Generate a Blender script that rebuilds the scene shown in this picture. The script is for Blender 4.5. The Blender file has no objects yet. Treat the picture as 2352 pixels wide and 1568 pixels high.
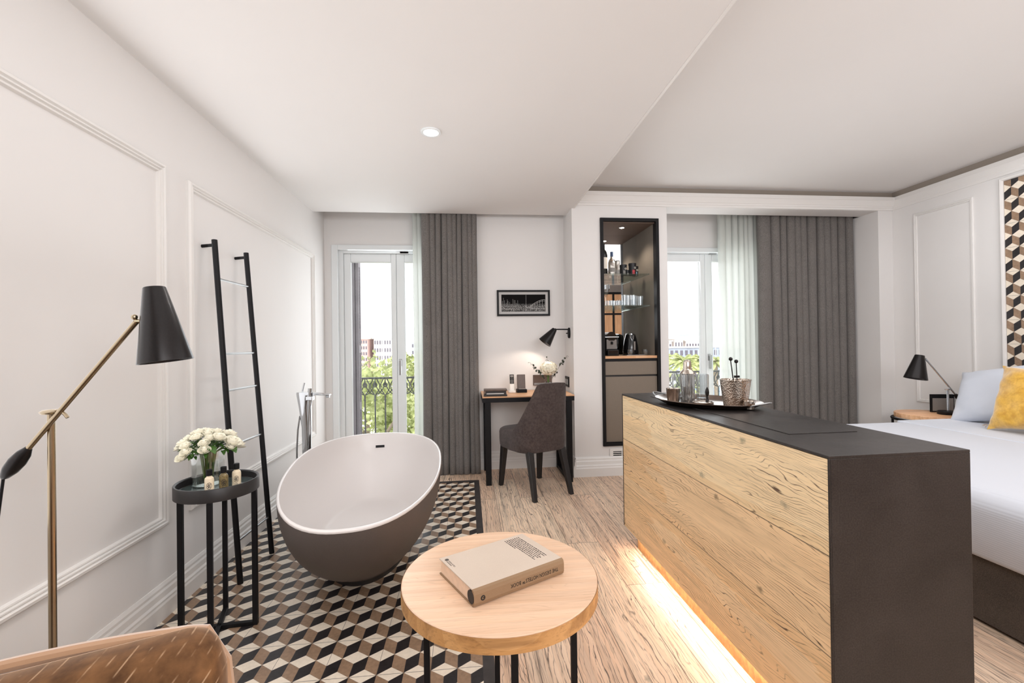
import bpy, bmesh, math, random
from mathutils import Vector, Matrix, Euler
random.seed(7)
PI = math.pi
SC = bpy.context.scene
COL = SC.collection
XF = {}          # world matrix of each thing's Empty

# ------------------------------------------------------------------ colours / node helpers
def lin(c):
    c = c/255.0
    return c/12.92 if c <= 0.04045 else ((c+0.055)/1.055)**2.4
def rgb(r, g, b): return (lin(r), lin(g), lin(b), 1.0)

class NT:
    def __init__(s, name):
        s.m = bpy.data.materials.new(name); s.m.use_nodes = True
        s.t = s.m.node_tree; s.t.nodes.clear()
        s.out = s.n('ShaderNodeOutputMaterial')
    def n(s, typ, **kw):
        nd = s.t.nodes.new(typ)
        for k, v in kw.items(): setattr(nd, k, v)
        return nd
    def link(s, a, b): s.t.links.new(a, b)
    def put(s, sock, v):
        if isinstance(v, bpy.types.NodeSocket): s.link(v, sock)
        elif v is not None: sock.default_value = v
    def math(s, op, a, b=None, c=None):
        nd = s.n('ShaderNodeMath', operation=op)
        s.put(nd.inputs[0], a)
        if b is not None: s.put(nd.inputs[1], b)
        if c is not None: s.put(nd.inputs[2], c)
        return nd.outputs[0]
    def coord(s, kind='Object'): return s.n('ShaderNodeTexCoord').outputs[kind]
    def sep(s, v):
        nd = s.n('ShaderNodeSeparateXYZ'); s.link(v, nd.inputs[0]); return nd.outputs
    def comb(s, x, y, z):
        nd = s.n('ShaderNodeCombineXYZ')
        for i, v in enumerate((x, y, z)): s.put(nd.inputs[i], v)
        return nd.outputs[0]
    def mapping(s, v, scale=(1, 1, 1), loc=(0, 0, 0), rot=(0, 0, 0)):
        nd = s.n('ShaderNodeMapping'); s.link(v, nd.inputs['Vector'])
        s.put(nd.inputs['Scale'], scale); s.put(nd.inputs['Location'], loc); s.put(nd.inputs['Rotation'], rot)
        return nd.outputs[0]
    def noise(s, v, scale=5, detail=4, rough=0.55, dist=0):
        nd = s.n('ShaderNodeTexNoise'); s.link(v, nd.inputs['Vector'])
        nd.inputs['Scale'].default_value = scale; nd.inputs['Detail'].default_value = detail
        nd.inputs['Roughness'].default_value = rough; nd.inputs['Distortion'].default_value = dist
        return nd.outputs['Fac']
    def ramp(s, f, stops, interp='LINEAR'):
        nd = s.n('ShaderNodeValToRGB'); s.link(f, nd.inputs[0]); cr = nd.color_ramp; cr.interpolation = interp
        while len(cr.elements) < len(stops): cr.elements.new(0.5)
        for e, (p, c) in zip(cr.elements, stops): e.position = p; e.color = c
        return nd.outputs[0]
    def mix(s, f, a, b, mode='MIX'):
        nd = s.n('ShaderNodeMix', data_type='RGBA', blend_type=mode)
        s.put(nd.inputs[0], f); s.put(nd.inputs[6], a); s.put(nd.inputs[7], b)
        return nd.outputs[2]
    def bump(s, h, strength=0.2, dist=0.01):
        nd = s.n('ShaderNodeBump'); s.link(h, nd.inputs['Height'])
        nd.inputs['Strength'].default_value = strength; nd.inputs['Distance'].default_value = dist
        return nd.outputs[0]
    def bsdf(s, color, rough=0.5, metal=0.0, spec=0.5, normal=None, **kw):
        nd = s.n('ShaderNodeBsdfPrincipled')
        s.put(nd.inputs['Base Color'], color); s.put(nd.inputs['Roughness'], rough)
        s.put(nd.inputs['Metallic'], metal); s.put(nd.inputs['Specular IOR Level'], spec)
        if normal is not None: s.link(normal, nd.inputs['Normal'])
        for k, v in kw.items(): s.put(nd.inputs[k], v)
        return nd.outputs[0]
    def done(s, sh): s.link(sh, s.out.inputs['Surface']); return s.m

W0, W1 = (0, 0, 0, 1), (1, 1, 1, 1)
def plain(name, c, rough=0.5, metal=0.0, spec=0.5, var=0.0, vs=8, bump=0.0, bs=200, **kw):
    k = NT(name); v = k.coord()
    col = c
    if var:
        f = k.noise(v, vs, 3)
        a = tuple(min(1, x*(1-var)) for x in c[:3])+(1,); b = tuple(min(1, x*(1+var)) for x in c[:3])+(1,)
        col = k.ramp(f, [(0.3, a), (0.7, b)])
    nr = k.bump(k.noise(v, bs, 2), bump, 0.002) if bump else None
    return k.done(k.bsdf(col, rough, metal, spec, nr, **kw))
def emit(name, c, s):
    k = NT(name); e = k.n('ShaderNodeEmission'); e.inputs[0].default_value = c; e.inputs[1].default_value = s
    return k.done(e.outputs[0])
def pane_glass(name, tint=(1, 1, 1, 1), refl=0.06):
    k = NT(name); t = k.n('ShaderNodeBsdfTransparent'); t.inputs[0].default_value = tint
    g = k.n('ShaderNodeBsdfGlossy'); g.inputs['Roughness'].default_value = 0.02
    lw = k.n('ShaderNodeLayerWeight'); lw.inputs[0].default_value = 0.25
    f = k.math('ADD', k.math('MULTIPLY', lw.outputs['Fresnel'], 0.5), refl*0.3)
    mx = k.n('ShaderNodeMixShader'); k.link(f, mx.inputs[0]); k.link(t.outputs[0], mx.inputs[1]); k.link(g.outputs[0], mx.inputs[2])
    return k.done(mx.outputs[0])
def thin_glass(name, tint, edge=0.5):
    # clear drinking glass: see-through with bright and dark rims at grazing angles
    k = NT(name); t = k.n('ShaderNodeBsdfTransparent'); t.inputs[0].default_value = tint
    g = k.n('ShaderNodeBsdfGlossy'); g.inputs['Roughness'].default_value = 0.05
    lw = k.n('ShaderNodeLayerWeight'); lw.inputs[0].default_value = 0.35
    f = k.math('MULTIPLY', lw.outputs['Facing'], edge); f = k.math('ADD', f, 0.06)
    mx = k.n('ShaderNodeMixShader'); k.link(f, mx.inputs[0]); k.link(t.outputs[0], mx.inputs[1]); k.link(g.outputs[0], mx.inputs[2])
    return k.done(mx.outputs[0])
def cloth(name, c1, c2, scale=900, rough=0.95, sheen=0.3, big=6, blotch=.35):
    k = NT(name); v = k.coord()
    f = k.noise(v, scale, 2, 0.7); g = k.noise(v, big, 3)
    col = k.ramp(f, [(0.32, c1), (0.68, c2)])
    col = k.mix(blotch, col, k.ramp(g, [(0.3, c1), (0.7, c2)]))
    return k.done(k.bsdf(col, rough, 0, 0.2, k.bump(f, 0.25, 0.002), **{'Sheen Weight': sheen}))

def wood(name, base, light, dark, axis='Y', rough=0.45, planks=None, knots=0.0, pore=0.5, gs=1.0, bump=0.12, tint=0.5, fig=0.55, grn=0.55, lines=0.0, lfreq=260.0):
    """axis: direction of the grain; planks=(row_height, length, offset, row_axis)"""
    k = NT(name); v = k.coord(); X, Y, Z = k.sep(v)
    d = {'X': X, 'Y': Y, 'Z': Z}; rest = [q for q in 'XYZ' if q != axis]
    al = d[axis]; c1 = d[rest[0]]; c2 = d[rest[1]]
    pl = None; mort = None
    if planks:
        rh, ln, off, ra = planks
        br = k.n('ShaderNodeTexBrick'); br.offset = 0.37; br.offset_frequency = 2
        k.link(k.comb(al, k.math('SUBTRACT', d[ra], off), 0.0), br.inputs['Vector'])
        br.inputs['Color1'].default_value = W0; br.inputs['Color2'].default_value = W1
        br.inputs['Mortar'].default_value = (0.5, 0.5, 0.5, 1)
        br.inputs['Scale'].default_value = 1.0; br.inputs['Mortar Size'].default_value = 0.0016
        br.inputs['Mortar Smooth'].default_value = 0.1; br.inputs['Bias'].default_value = 0.0
        br.inputs['Brick Width'].default_value = ln; br.inputs['Row Height'].default_value = rh
        pl = k.math('MULTIPLY', br.outputs['Color'], 1.0); mort = br.outputs['Fac']
        sh = k.math('MULTIPLY', pl, 37.0)
        al = k.math('ADD', al, sh); c1 = k.math('ADD', c1, k.math('MULTIPLY', pl, 11.3))
    g1 = k.noise(k.comb(k.math('MULTIPLY', al, 1.6*gs), k.math('MULTIPLY', c1, 22*gs), k.math('MULTIPLY', c2, 22*gs)), 1.0, 5, 0.6, 0.6)
    # cathedral figure: distorted rings
    wv = k.n('ShaderNodeTexWave', wave_type='BANDS', bands_direction='Y', wave_profile='SAW')
    k.link(k.comb(k.math('MULTIPLY', al, 0.9*gs), k.math('MULTIPLY', c1, 9*gs), k.math('MULTIPLY', c2, 9*gs)), wv.inputs['Vector'])
    wv.inputs['Scale'].default_value = 1.0; wv.inputs['Distortion'].default_value = 7.0
    wv.inputs['Detail'].default_value = 3.0; wv.inputs['Detail Scale'].default_value = 0.8
    col = k.mix(k.math('MULTIPLY', wv.outputs['Fac'], fig), base, light)
    col = k.mix(k.math('MULTIPLY', k.ramp(g1, [(0.42, W0), (0.66, W1)]), grn), col, dark)
    # fine dark pores
    g2 = k.noise(k.comb(k.math('MULTIPLY', al, 9*gs), k.math('MULTIPLY', c1, 190*gs), k.math('MULTIPLY', c2, 190*gs)), 1.0, 3, 0.6)
    col = k.mix(k.math('MULTIPLY', k.ramp(g2, [(0.56, W0), (0.66, W1)]), pore), col, dark)
    # broader dark streaks
    g3 = k.noise(k.comb(k.math('MULTIPLY', al, 1.1*gs), k.math('MULTIPLY', c1, 60*gs), k.math('MULTIPLY', c2, 60*gs)), 1.0, 4, 0.62, 1.2)
    col = k.mix(k.math('MULTIPLY', k.ramp(g3, [(0.6, W0), (0.70, W1)]), pore*1.1), col, tuple(x*0.55 for x in dark[:3])+(1,))
    if lines:
        lw_ = k.noise(k.comb(k.math('MULTIPLY', al, 1.5), k.math('MULTIPLY', c1, 6.0), k.math('MULTIPLY', c2, 6.0)), 1.0, 3, 0.5, 0.4)
        ln_ = k.noise(k.comb(k.math('MULTIPLY', al, 4.0), k.math('MULTIPLY', c1, 40.0), k.math('MULTIPLY', c2, 40.0)), 1.0, 2, 0.5)
        ph = k.math('ADD', k.math('MULTIPLY', k.math('ADD', c1, c2), lfreq), k.math('ADD', k.math('MULTIPLY', lw_, lfreq*.22), k.math('MULTIPLY', ln_, 3.0)))
        sl = k.math('ABSOLUTE', k.math('SINE', ph))
        mk = k.noise(k.comb(k.math('MULTIPLY', al, 16.0), k.math('MULTIPLY', c1, 110.0), k.math('MULTIPLY', c2, 110.0)), 1.0, 3, 0.6)
        mk2 = k.noise(k.comb(k.math('MULTIPLY', al, 2.2), k.math('MULTIPLY', c1, 9.0), k.math('MULTIPLY', c2, 9.0)), 1.0, 3, 0.6)
        lf = k.math('MULTIPLY', k.ramp(sl, [(0.10, W1), (0.34, W0)]), k.math('MULTIPLY', k.ramp(mk, [(0.36, W0), (0.52, W1)]), k.ramp(mk2, [(0.34, W0), (0.60, W1)])))
        lines_f = k.math('MULTIPLY', lf, lines)
    if knots:
        vo = k.n('ShaderNodeTexVoronoi'); k.link(k.comb(k.math('MULTIPLY', al, 5.0), k.math('MULTIPLY', c1, 8.5), k.math('MULTIPLY', c2, 8.5)), vo.inputs['Vector'])
        vo.inputs['Scale'].default_value = 1.0
        kn = k.math('ADD', vo.outputs['Distance'], k.math('MULTIPLY', k.noise(v, 60, 3), 0.14))
        col = k.mix(k.math('MULTIPLY', k.ramp(kn, [(0.10, W1), (0.19, W0)]), knots), col, tuple(x*0.5 for x in dark[:3])+(1,))
    if pl is not None:
        col = k.mix(tint, col, k.mix(pl, tuple(x*0.75 for x in base[:3])+(1,), tuple(min(1, x*1.22) for x in light[:3])+(1,)))
        col = k.mix(k.math('MULTIPLY', k.ramp(g3, [(0.58, W0), (0.68, W1)]), pore*0.9), col, tuple(x*0.5 for x in dark[:3])+(1,))
        col = k.mix(k.math('MULTIPLY', k.ramp(g2, [(0.54, W0), (0.66, W1)]), pore*0.6), col, dark)
        col = k.mix(k.math('MULTIPLY', mort, 0.8), col, tuple(x*0.25 for x in dark[:3])+(1,))
    if lines: col = k.mix(lines_f, col, tuple(x*.6 for x in dark[:3])+(1,))
    nr = k.bump(g2, bump, 0.002)
    return k.done(k.bsdf(col, rough, 0, 0.4, nr))

def cube_tiles(name, u_axis, u0, usign, uw, v_axis, v0, rowh, light, brown, dark, rough=0.3):
    """illusion-cube cement tiles: u across, v away from the viewer / upwards; split rows where v is even"""
    k = NT(name); co = k.coord(); X, Y, Z = k.sep(co); d = {'X': X, 'Y': Y, 'Z': Z}
    u = k.math('ADD', k.math('DIVIDE', k.math('MULTIPLY', k.math('SUBTRACT', d[u_axis], u0), usign), uw), 0.5)
    v = k.math('DIVIDE', k.math('SUBTRACT', d[v_axis], v0), rowh)
    kk = k.math('FLOOR', v); f = k.math('SUBTRACT', v, kk)
    def du(row):
        w = k.math('ADD', k.math('SUBTRACT', u, k.math('MULTIPLY', row, 0.5)), 0.5)
        return k.math('SUBTRACT', k.math('SUBTRACT', w, k.math('FLOOR', w)), 0.5)
    k1 = k.math('ADD', kk, 1.0); d0 = du(kk); d1 = du(k1)
    a0 = k.math('ADD', k.math('MULTIPLY', k.math('ABSOLUTE', d0), 2.0), k.math('MULTIPLY', f, 3.0))
    a1 = k.math('ADD', k.math('MULTIPLY', k.math('ABSOLUTE', d1), 2.0), k.math('MULTIPLY', k.math('SUBTRACT', 1.0, f), 3.0))
    isl = k.math('MAXIMUM', k.math('LESS_THAN', a0, 1.0), k.math('LESS_THAN', a1, 1.0))
    isd = k.math('GREATER_THAN', d1, 0.0)
    n1 = k.noise(co, 9, 4); n2 = k.noise(co, 70, 3)
    vv = k.math('ADD', k.math('MULTIPLY', n1, 0.5), k.math('MULTIPLY', n2, 0.5))
    def vary(c, a): return k.ramp(vv, [(0.35, tuple(x*(1-a) for x in c[:3])+(1,)), (0.65, tuple(min(1, x*(1+a)) for x in c[:3])+(1,))])
    col = k.mix(isd, vary(brown, 0.22), vary(dark, 0.35)); col = k.mix(isl, col, vary(light, 0.08))
    # joints: tile edges every two cubes / two rows, and hair lines between the faces
    def near(x, per, off, w):
        t = k.math('DIVIDE', k.math('SUBTRACT', x, off), per)
        t = k.math('ABSOLUTE', k.math('SUBTRACT', t, k.math('ROUND', t)))
        return k.math('LESS_THAN', k.math('MULTIPLY', t, per), w)
    j = k.math('MAXIMUM', near(u, 2.0, 0.5, 0.010), near(v, 2.0, 0.0, 0.012))
    col = k.mix(k.math('MULTIPLY', j, 0.75), col, rgb(60, 52, 48))
    e0 = k.math('LESS_THAN', k.math('ABSOLUTE', k.math('SUBTRACT', a0, 1.0)), 0.03)
    e1 = k.math('LESS_THAN', k.math('ABSOLUTE', k.math('SUBTRACT', a1, 1.0)), 0.03)
    e2 = k.math('MULTIPLY', k.math('LESS_THAN', k.math('ABSOLUTE', d1), 0.012), k.math('SUBTRACT', 1.0, isl))
    col = k.mix(k.math('MULTIPLY', k.math('MAXIMUM', k.math('MAXIMUM', e0, e1), e2), 0.35), col, rgb(110, 98, 90))
    rr = k.math('ADD', rough, k.math('MULTIPLY', n1, 0.15))
    return k.done(k.bsdf(col, rr, 0, 0.4, k.bump(n2, 0.05, 0.002)))

# ------------------------------------------------------------------ mesh helpers
def B(): return bmesh.new()
def box(bm, x0, x1, y0, y1, z0, z1, M=None):
    vs = [bm.verts.new((x, y, z)) for x in (x0, x1) for y in (y0, y1) for z in (z0, z1)]
    for f in ((0, 1, 3, 2), (4, 6, 7, 5), (0, 4, 5, 1), (2, 3, 7, 6), (0, 2, 6, 4), (1, 5, 7, 3)):
        bm.faces.new([vs[i] for i in f])
    if M is not None: bmesh.ops.transform(bm, matrix=M, verts=vs)
    return vs
def ring(bm, pts): return [bm.verts.new(p) for p in pts]
def bridge(bm, a, b, closed=True):
    n = len(a)
    for i in range(n if closed else n-1):
        j = (i+1) % n
        bm.faces.new((a[i], a[j], b[j], b[i]))
def loft(bm, rings, cap0=True, cap1=True, closed=True):
    rs = [ring(bm, r) for r in rings]
    for a, b in zip(rs, rs[1:]): bridge(bm, a, b, closed)
    if cap0 and closed: bm.faces.new(list(reversed(rs[0])))
    if cap1 and closed: bm.faces.new(rs[-1])
    return rs
def frame_of(d):
    d = Vector(d).normalized(); a = Vector((0, 0, 1)) if abs(d.z) < 0.9 else Vector((1, 0, 0))
    s = d.cross(a).normalized(); return s, s.cross(d).normalized()
def cyl(bm, p, q, r0, r1=None, n=16, cap=True):
    p, q = Vector(p), Vector(q); r1 = r0 if r1 is None else r1
    s, t = frame_of(q-p)
    R = lambda c, r: [c+s*(r*math.cos(2*PI*i/n))+t*(r*math.sin(2*PI*i/n)) for i in range(n)]
    loft(bm, [R(p, r0), R(q, r1)], cap, cap)
def tube(bm, pts, r, n=10, cap=True):
    pts = [Vector(p) for p in pts]; rs = []
    s = None
    for i, p in enumerate(pts):
        d = (pts[min(i+1, len(pts)-1)]-pts[max(i-1, 0)]).normalized()
        if s is None: s, t = frame_of(d)
        else:
            s = (s-d*s.dot(d)).normalized(); t = s.cross(d)
        rr = r[i] if isinstance(r, (list, tuple)) else r
        rs.append([p+s*(rr*math.cos(2*PI*k/n))+t*(rr*math.sin(2*PI*k/n)) for k in range(n)])
    loft(bm, rs, cap, cap)
def lathe(bm, prof, c=(0, 0, 0), n=32, M=None, cap=True, sx=1.0, sy=1.0):
    c = Vector(c)
    rs = [[c+Vector((r*sx*math.cos(2*PI*i/n), r*sy*math.sin(2*PI*i/n), z)) for i in range(n)] for r, z in prof]
    if M is not None: rs = [[M @ v for v in q] for q in rs]
    loft(bm, rs, cap and prof[0][0] > 1e-6, cap and prof[-1][0] > 1e-6)
def ball(bm, c, r, u=16, v=10, s=(1, 1, 1)):
    M = Matrix.Translation(c) @ Matrix.Diagonal((r*s[0], r*s[1], r*s[2], 1))
    bmesh.ops.create_uvsphere(bm, u_segments=u, v_segments=v, radius=1.0, matrix=M)
def prism(bm, poly, z0, z1, M=None):
    a = [Vector((x, y, z0)) for x, y in poly]; b = [Vector((x, y, z1)) for x, y in poly]
    if M is not None: a = [M @ v for v in a]; b = [M @ v for v in b]
    loft(bm, [a, b])
def torus(bm, c, R, r, n=32, m=8, M=None, sx=1, sy=1):
    rs = []
    for i in range(n):
        a = 2*PI*i/n
        q = [Vector(c)+Vector(((R+r*math.cos(2*PI*k/m))*math.cos(a)*sx, (R+r*math.cos(2*PI*k/m))*math.sin(a)*sy, r*math.sin(2*PI*k/m))) for k in range(m)]
        if M is not None: q = [M @ v for v in q]
        rs.append(ring(bm, q))
    for i in range(n): bridge(bm, rs[i], rs[(i+1) % n])
def sweep_line(bm, p, q, prof, out, up=(0, 0, 1)):
    """extrude a profile [(out, up)...] from p to q"""
    p, q, out, up = Vector(p), Vector(q), Vector(out), Vector(up)
    loft(bm, [[p+out*a+up*b for a, b in prof], [q+out*a+up*b for a, b in prof]])
def sweep_rect(bm, c0, c1, prof, O, A, Bv, N):
    """mitred moulding round a rectangle; O origin, A/Bv in-plane axes, N outwards; prof [(inset, height)]"""
    O, A, Bv, N = map(Vector, (O, A, Bv, N))
    rs = []
    for ins, h in prof:
        rs.append([O+A*a+Bv*b+N*h for a, b in ((c0[0]+ins, c0[1]+ins), (c1[0]-ins, c0[1]+ins), (c1[0]-ins, c1[1]-ins), (c0[0]+ins, c1[1]-ins))])
    R = [ring(bm, r) for r in rs]
    for a, b in zip(R, R[1:]): bridge(bm, a, b)

# ------------------------------------------------------------------ object helpers
def set_tags(o, label=None, cat=None, group=None, kind=None):
    if label: o['label'] = label
    if cat: o['category'] = cat
    if group: o['group'] = group
    if kind: o['kind'] = kind
    return o
def thing(name, label, cat, loc=(0, 0, 0), rz=0.0, group=None):
    o = bpy.data.objects.new(name, None); COL.objects.link(o)
    o.empty_display_size = 0.05
    o.location = loc; o.rotation_euler = (0, 0, rz)
    XF[o.name] = Matrix.Translation(loc) @ Matrix.Rotation(rz, 4, 'Z')
    return set_tags(o, label, cat, group)
def root_of(o):
    while o.parent: o = o.parent
    return o
def obj(name, bm, m, parent=None, smooth=False, bev=0.0, local=False, label=None, cat=None, group=None, kind=None, seg=2, angle=35):
    """link a bmesh as ONE mesh object; world coordinates unless local=True"""
    bmesh.ops.recalc_face_normals(bm, faces=bm.faces)
    me = bpy.data.meshes.new(name); bm.to_mesh(me); bm.free()
    o = bpy.data.objects.new(name, me); COL.objects.link(o)
    for q in (m if isinstance(m, (list, tuple)) else [m]): me.materials.append(q)
    if parent:
        o.parent = parent
        if not local: me.transform(XF[root_of(parent).name].inverted())
    elif not local and not kind:
        # a one-mesh thing: put its origin at its base
        xs = [v.co for v in me.vertices]
        c = Vector(((min(v.x for v in xs)+max(v.x for v in xs))/2, (min(v.y for v in xs)+max(v.y for v in xs))/2, min(v.z for v in xs)))
        me.transform(Matrix.Translation(-c)); o.location = c
    if smooth:
        for p in me.polygons: p.use_smooth = True
        me.set_sharp_from_angle(angle=math.radians(angle)) if hasattr(me, 'set_sharp_from_angle') else None
    if bev:
        b = o.modifiers.new('bevel', 'BEVEL'); b.width = bev; b.segments = seg; b.limit_method = 'ANGLE'; b.angle_limit = math.radians(50)
    return set_tags(o, label, cat, group, kind)
def struct(name, bm, m, **kw): return obj(name, bm, m, kind='structure', **kw)
def dup(root, loc, rz=0.0, label=None, group=None, scale=None, name=None):
    r = root.copy(); COL.objects.link(r); r.location = loc; r.rotation_euler = (0, 0, rz)
    if scale: r.scale = scale
    if label: r['label'] = label
    if group: r['group'] = group
    for ch in list(root.children):
        c = ch.copy(); COL.objects.link(c); c.parent = r
        for g in list(ch.children):
            d = g.copy(); COL.objects.link(d); d.parent = c
    return r
def text_mesh(bm, s, size, M, ext=0.0003, align='LEFT', sx=1.0):
    cu = bpy.data.curves.new('txt', 'FONT'); cu.body = s; cu.size = size; cu.align_x = align; cu.extrude = ext; cu.resolution_u = 2
    to = bpy.data.objects.new('txt', cu); COL.objects.link(to)
    bpy.context.view_layer.update()
    me = bpy.data.meshes.new_from_object(to.evaluated_get(bpy.context.evaluated_depsgraph_get()))
    me.transform(M @ Matrix.Diagonal((sx, 1, 1, 1)))
    bm.from_mesh(me)
    bpy.data.objects.remove(to); bpy.data.meshes.remove(me)
def basis(o, x, y, z=None):
    x, y = Vector(x).normalized(), Vector(y).normalized(); z = x.cross(y) if z is None else Vector(z)
    return Matrix(((x.x, y.x, z.x, o[0]), (x.y, y.y, z.y, o[1]), (x.z, y.z, z.z, o[2]), (0, 0, 0, 1)))
def rrect(w, d, r, n=6, cx=0, cy=0):
    out = []
    for sx, sy, a0 in ((1, 1, 0), (-1, 1, 90), (-1, -1, 180), (1, -1, 270)):
        for i in range(n+1):
            a = math.radians(a0+90*i/n)
            out.append((cx+sx*(w/2-r)+r*math.cos(a), cy+sy*(d/2-r)+r*math.sin(a)))
    return out

# ------------------------------------------------------------------ materials
M = {}
M['wall'] = plain('wall_paint', rgb(225, 222, 220), 0.6, var=0.012, vs=2, spec=0.25)
M['ceil'] = plain('ceiling_paint', rgb(226, 223, 221), 0.7, var=0.01, vs=1.5, spec=0.2)
M['trim'] = plain('trim_paint', rgb(227, 224, 221), 0.45, spec=0.35)
M['cove'] = plain('cove_painted_shadow', rgb(150, 140, 130), 0.7)  # dark tone paints in the shadow of the gap above the cornice
M['winwhite'] = plain('window_white', rgb(226, 229, 230), 0.4)
M['floor'] = wood('oak_plank_floor', rgb(226, 188, 158), rgb(246, 220, 196), rgb(112, 94, 86), 'Y', 0.40, planks=(0.184, 1.28, 0.381-0.184*20, 'X'), pore=0.75, knots=0.85, tint=0.34, gs=.8, grn=.45, lines=1.0, lfreq=170.0)
TL, TB, TD = rgb(236, 223, 205), rgb(150, 123, 100), rgb(42, 38, 39)
M['tile'] = cube_tiles('cube_floor_tiles', 'X', -0.722, 1.0, 0.09575, 'Y', 2.035, 0.10175, TL, TB, TD)
M['walltile'] = cube_tiles('cube_wall_tiles', 'Y', 2.955, -1.0, 0.088, 'Z', 2.20, 0.090, TL, TB, TD, 0.4)
M['tileborder'] = plain('charcoal_tile', rgb(58, 53, 52), 0.4, var=0.2, vs=20)
M['glass'] = pane_glass('window_glass')
M['shelfglass'] = pane_glass('shelf_glass', (0.86, 0.93, 0.9, 1), 0.25)
M['clear'] = thin_glass('clear_glass', (0.97, 0.98, 0.98, 1), 0.45)
M['ribbed'] = thin_glass('ribbed_glass', (0.92, 0.94, 0.95, 1), 0.9)
M['water'] = pane_glass('water', (0.94, 0.97, 0.95, 1), 0.1)
M['black'] = plain('black_metal', rgb(20, 19, 21), 0.5, spec=0.2, var=0.1, vs=30)
M['blackwood'] = plain('black_wood', rgb(30, 26, 26), 0.45, var=0.15, vs=25)
M['blackgloss'] = plain('black_gloss', rgb(18, 18, 20), 0.15)
M['chrome'] = plain('chrome', rgb(205, 207, 210), 0.14, 1.0)
M['brushed'] = plain('brushed_steel', rgb(168, 168, 168), 0.3, 1.0)
M['brass'] = plain('aged_brass', rgb(168, 152, 128), 0.24, 1.0)
M['silver'] = plain('warm_silver', rgb(196, 186, 176), 0.16, 1.0, var=0.08, vs=20)
k = NT('hammered_silver'); v = k.coord(); vo = k.n('ShaderNodeTexVoronoi'); k.link(v, vo.inputs['Vector']); vo.inputs['Scale'].default_value = 170
M['hammered'] = k.done(k.bsdf(rgb(190, 178, 166), 0.2, 1.0, 0.5, k.bump(vo.outputs['Distance'], 0.45, 0.003)))
M['shade'] = plain('satin_black_shade', rgb(36, 33, 33), 0.30, 0.6, var=0.1, vs=200)
M['shade_in'] = plain('white_shade_inside', rgb(240, 235, 225), 0.5)
M['tubout'] = plain('dark_taupe_resin', rgb(78, 69, 65), 0.55, var=0.08, vs=300, bump=0.1, bs=600)
M['tubin'] = plain('white_resin', rgb(214, 208, 205), 0.35)
M['curtain'] = cloth('grey_curtain_wool', rgb(76, 72, 70), rgb(138, 133, 129), 330, sheen=.1, blotch=.1)
M['velvet'] = cloth('dark_brown_velvet', rgb(58, 49, 48), rgb(84, 73, 70), 60, 0.8, 0.12, 9)
k = NT('sheer_voile'); t = k.n('ShaderNodeBsdfTransparent'); tr = k.n('ShaderNodeBsdfTranslucent'); tr.inputs[0].default_value = rgb(205, 208, 204)
df = k.n('ShaderNodeBsdfDiffuse'); df.inputs[0].default_value = rgb(226, 227, 222)
a = k.n('ShaderNodeMixShader'); a.inputs[0].default_value = 0.5; k.link(tr.outputs[0], a.inputs[1]); k.link(df.outputs[0], a.inputs[2])
b = k.n('ShaderNodeMixShader'); b.inputs[0].default_value = 0.72; k.link(t.outputs[0], b.inputs[1]); k.link(a.outputs[0], b.inputs[2])
M['sheer'] = k.done(b.outputs[0])
M['oakisland'] = wood('knotty_oak_panel', rgb(240, 196, 144), rgb(255, 230, 192), rgb(118, 90, 68), 'Y', 0.5, planks=(0.262, 4.2, 0.085, 'Z'), knots=0.9, pore=0.18, gs=0.8, bump=0.15, tint=0.34, grn=.30, lines=1.0, lfreq=330.0)
M['oaktable'] = wood('pale_oak_top', rgb(228, 190, 158), rgb(242, 216, 192), rgb(176, 134, 102), 'X', 0.3, knots=0.3, pore=0.22, gs=0.9, fig=.3, grn=.3, lines=.25, lfreq=300.0)
M['oakedge'] = wood('oak_edge_band', rgb(200, 148, 92), rgb(222, 172, 116), rgb(128, 86, 48), 'X', 0.5, pore=0.3)
M['oakdesk'] = wood('oak_desk_top', rgb(222, 172, 130), rgb(240, 200, 160), rgb(168, 118, 84), 'X', 0.4, pore=0.25)
M['oakward'] = wood('oak_wardrobe', rgb(222, 172, 128), rgb(236, 192, 150), rgb(170, 120, 84), 'Z', 0.45, pore=0.3)
k = NT('dark_patinated_steel'); v = k.coord(); f = k.noise(v, 3.2, 6, 0.65, 0.4); g = k.noise(v, 240, 2)
col = k.ramp(f, [(0.3, rgb(30, 27, 27)), (0.72, rgb(62, 55, 52))]); col = k.mix(0.25, col, k.ramp(g, [(0.35, rgb(26, 23, 22)), (0.7, rgb(84, 75, 70))]))
M['steel'] = k.done(k.bsdf(col, k.math('ADD', 0.24, k.math('MULTIPLY', f, 0.35)), 0.35, 0.5, k.bump(g, 0.05, 0.001)))
M['linen'] = plain('white_bed_linen', rgb(206, 210, 220), 0.85, var=0.015, vs=3, **{'Sheen Weight': 0.2})
k = NT('ribbed_duvet'); v = k.coord(); X, Y, Z = k.sep(v)
wv = k.math('SINE', k.math('MULTIPLY', k.math('ADD', X, k.math('MULTIPLY', Z, -1.0)), 760.0))
M['duvet'] = k.done(k.bsdf(rgb(208, 210, 217), 0.85, 0, 0.2, k.bump(wv, 0.12, 0.002)))
M['bedbase'] = cloth('bed_base_weave', rgb(58, 50, 44), rgb(104, 92, 82), 350, 0.95, 0.1)
M['yellow'] = cloth('mustard_velvet', rgb(196, 140, 24), rgb(238, 188, 70), 30, 0.75, 0.9, 7)
k = NT('tan_striped_velvet'); v = k.coord(); X, Y, Z = k.sep(v)
q = k.math('ADD', X, k.math('MULTIPLY', Z, -0.75)); wv = k.math('SINE', k.math('MULTIPLY', q, 300.0))
n = k.noise(k.comb(k.math('MULTIPLY', X, 30), k.math('MULTIPLY', Y, 30), k.math('MULTIPLY', Z, 30)), 1, 4)
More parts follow.
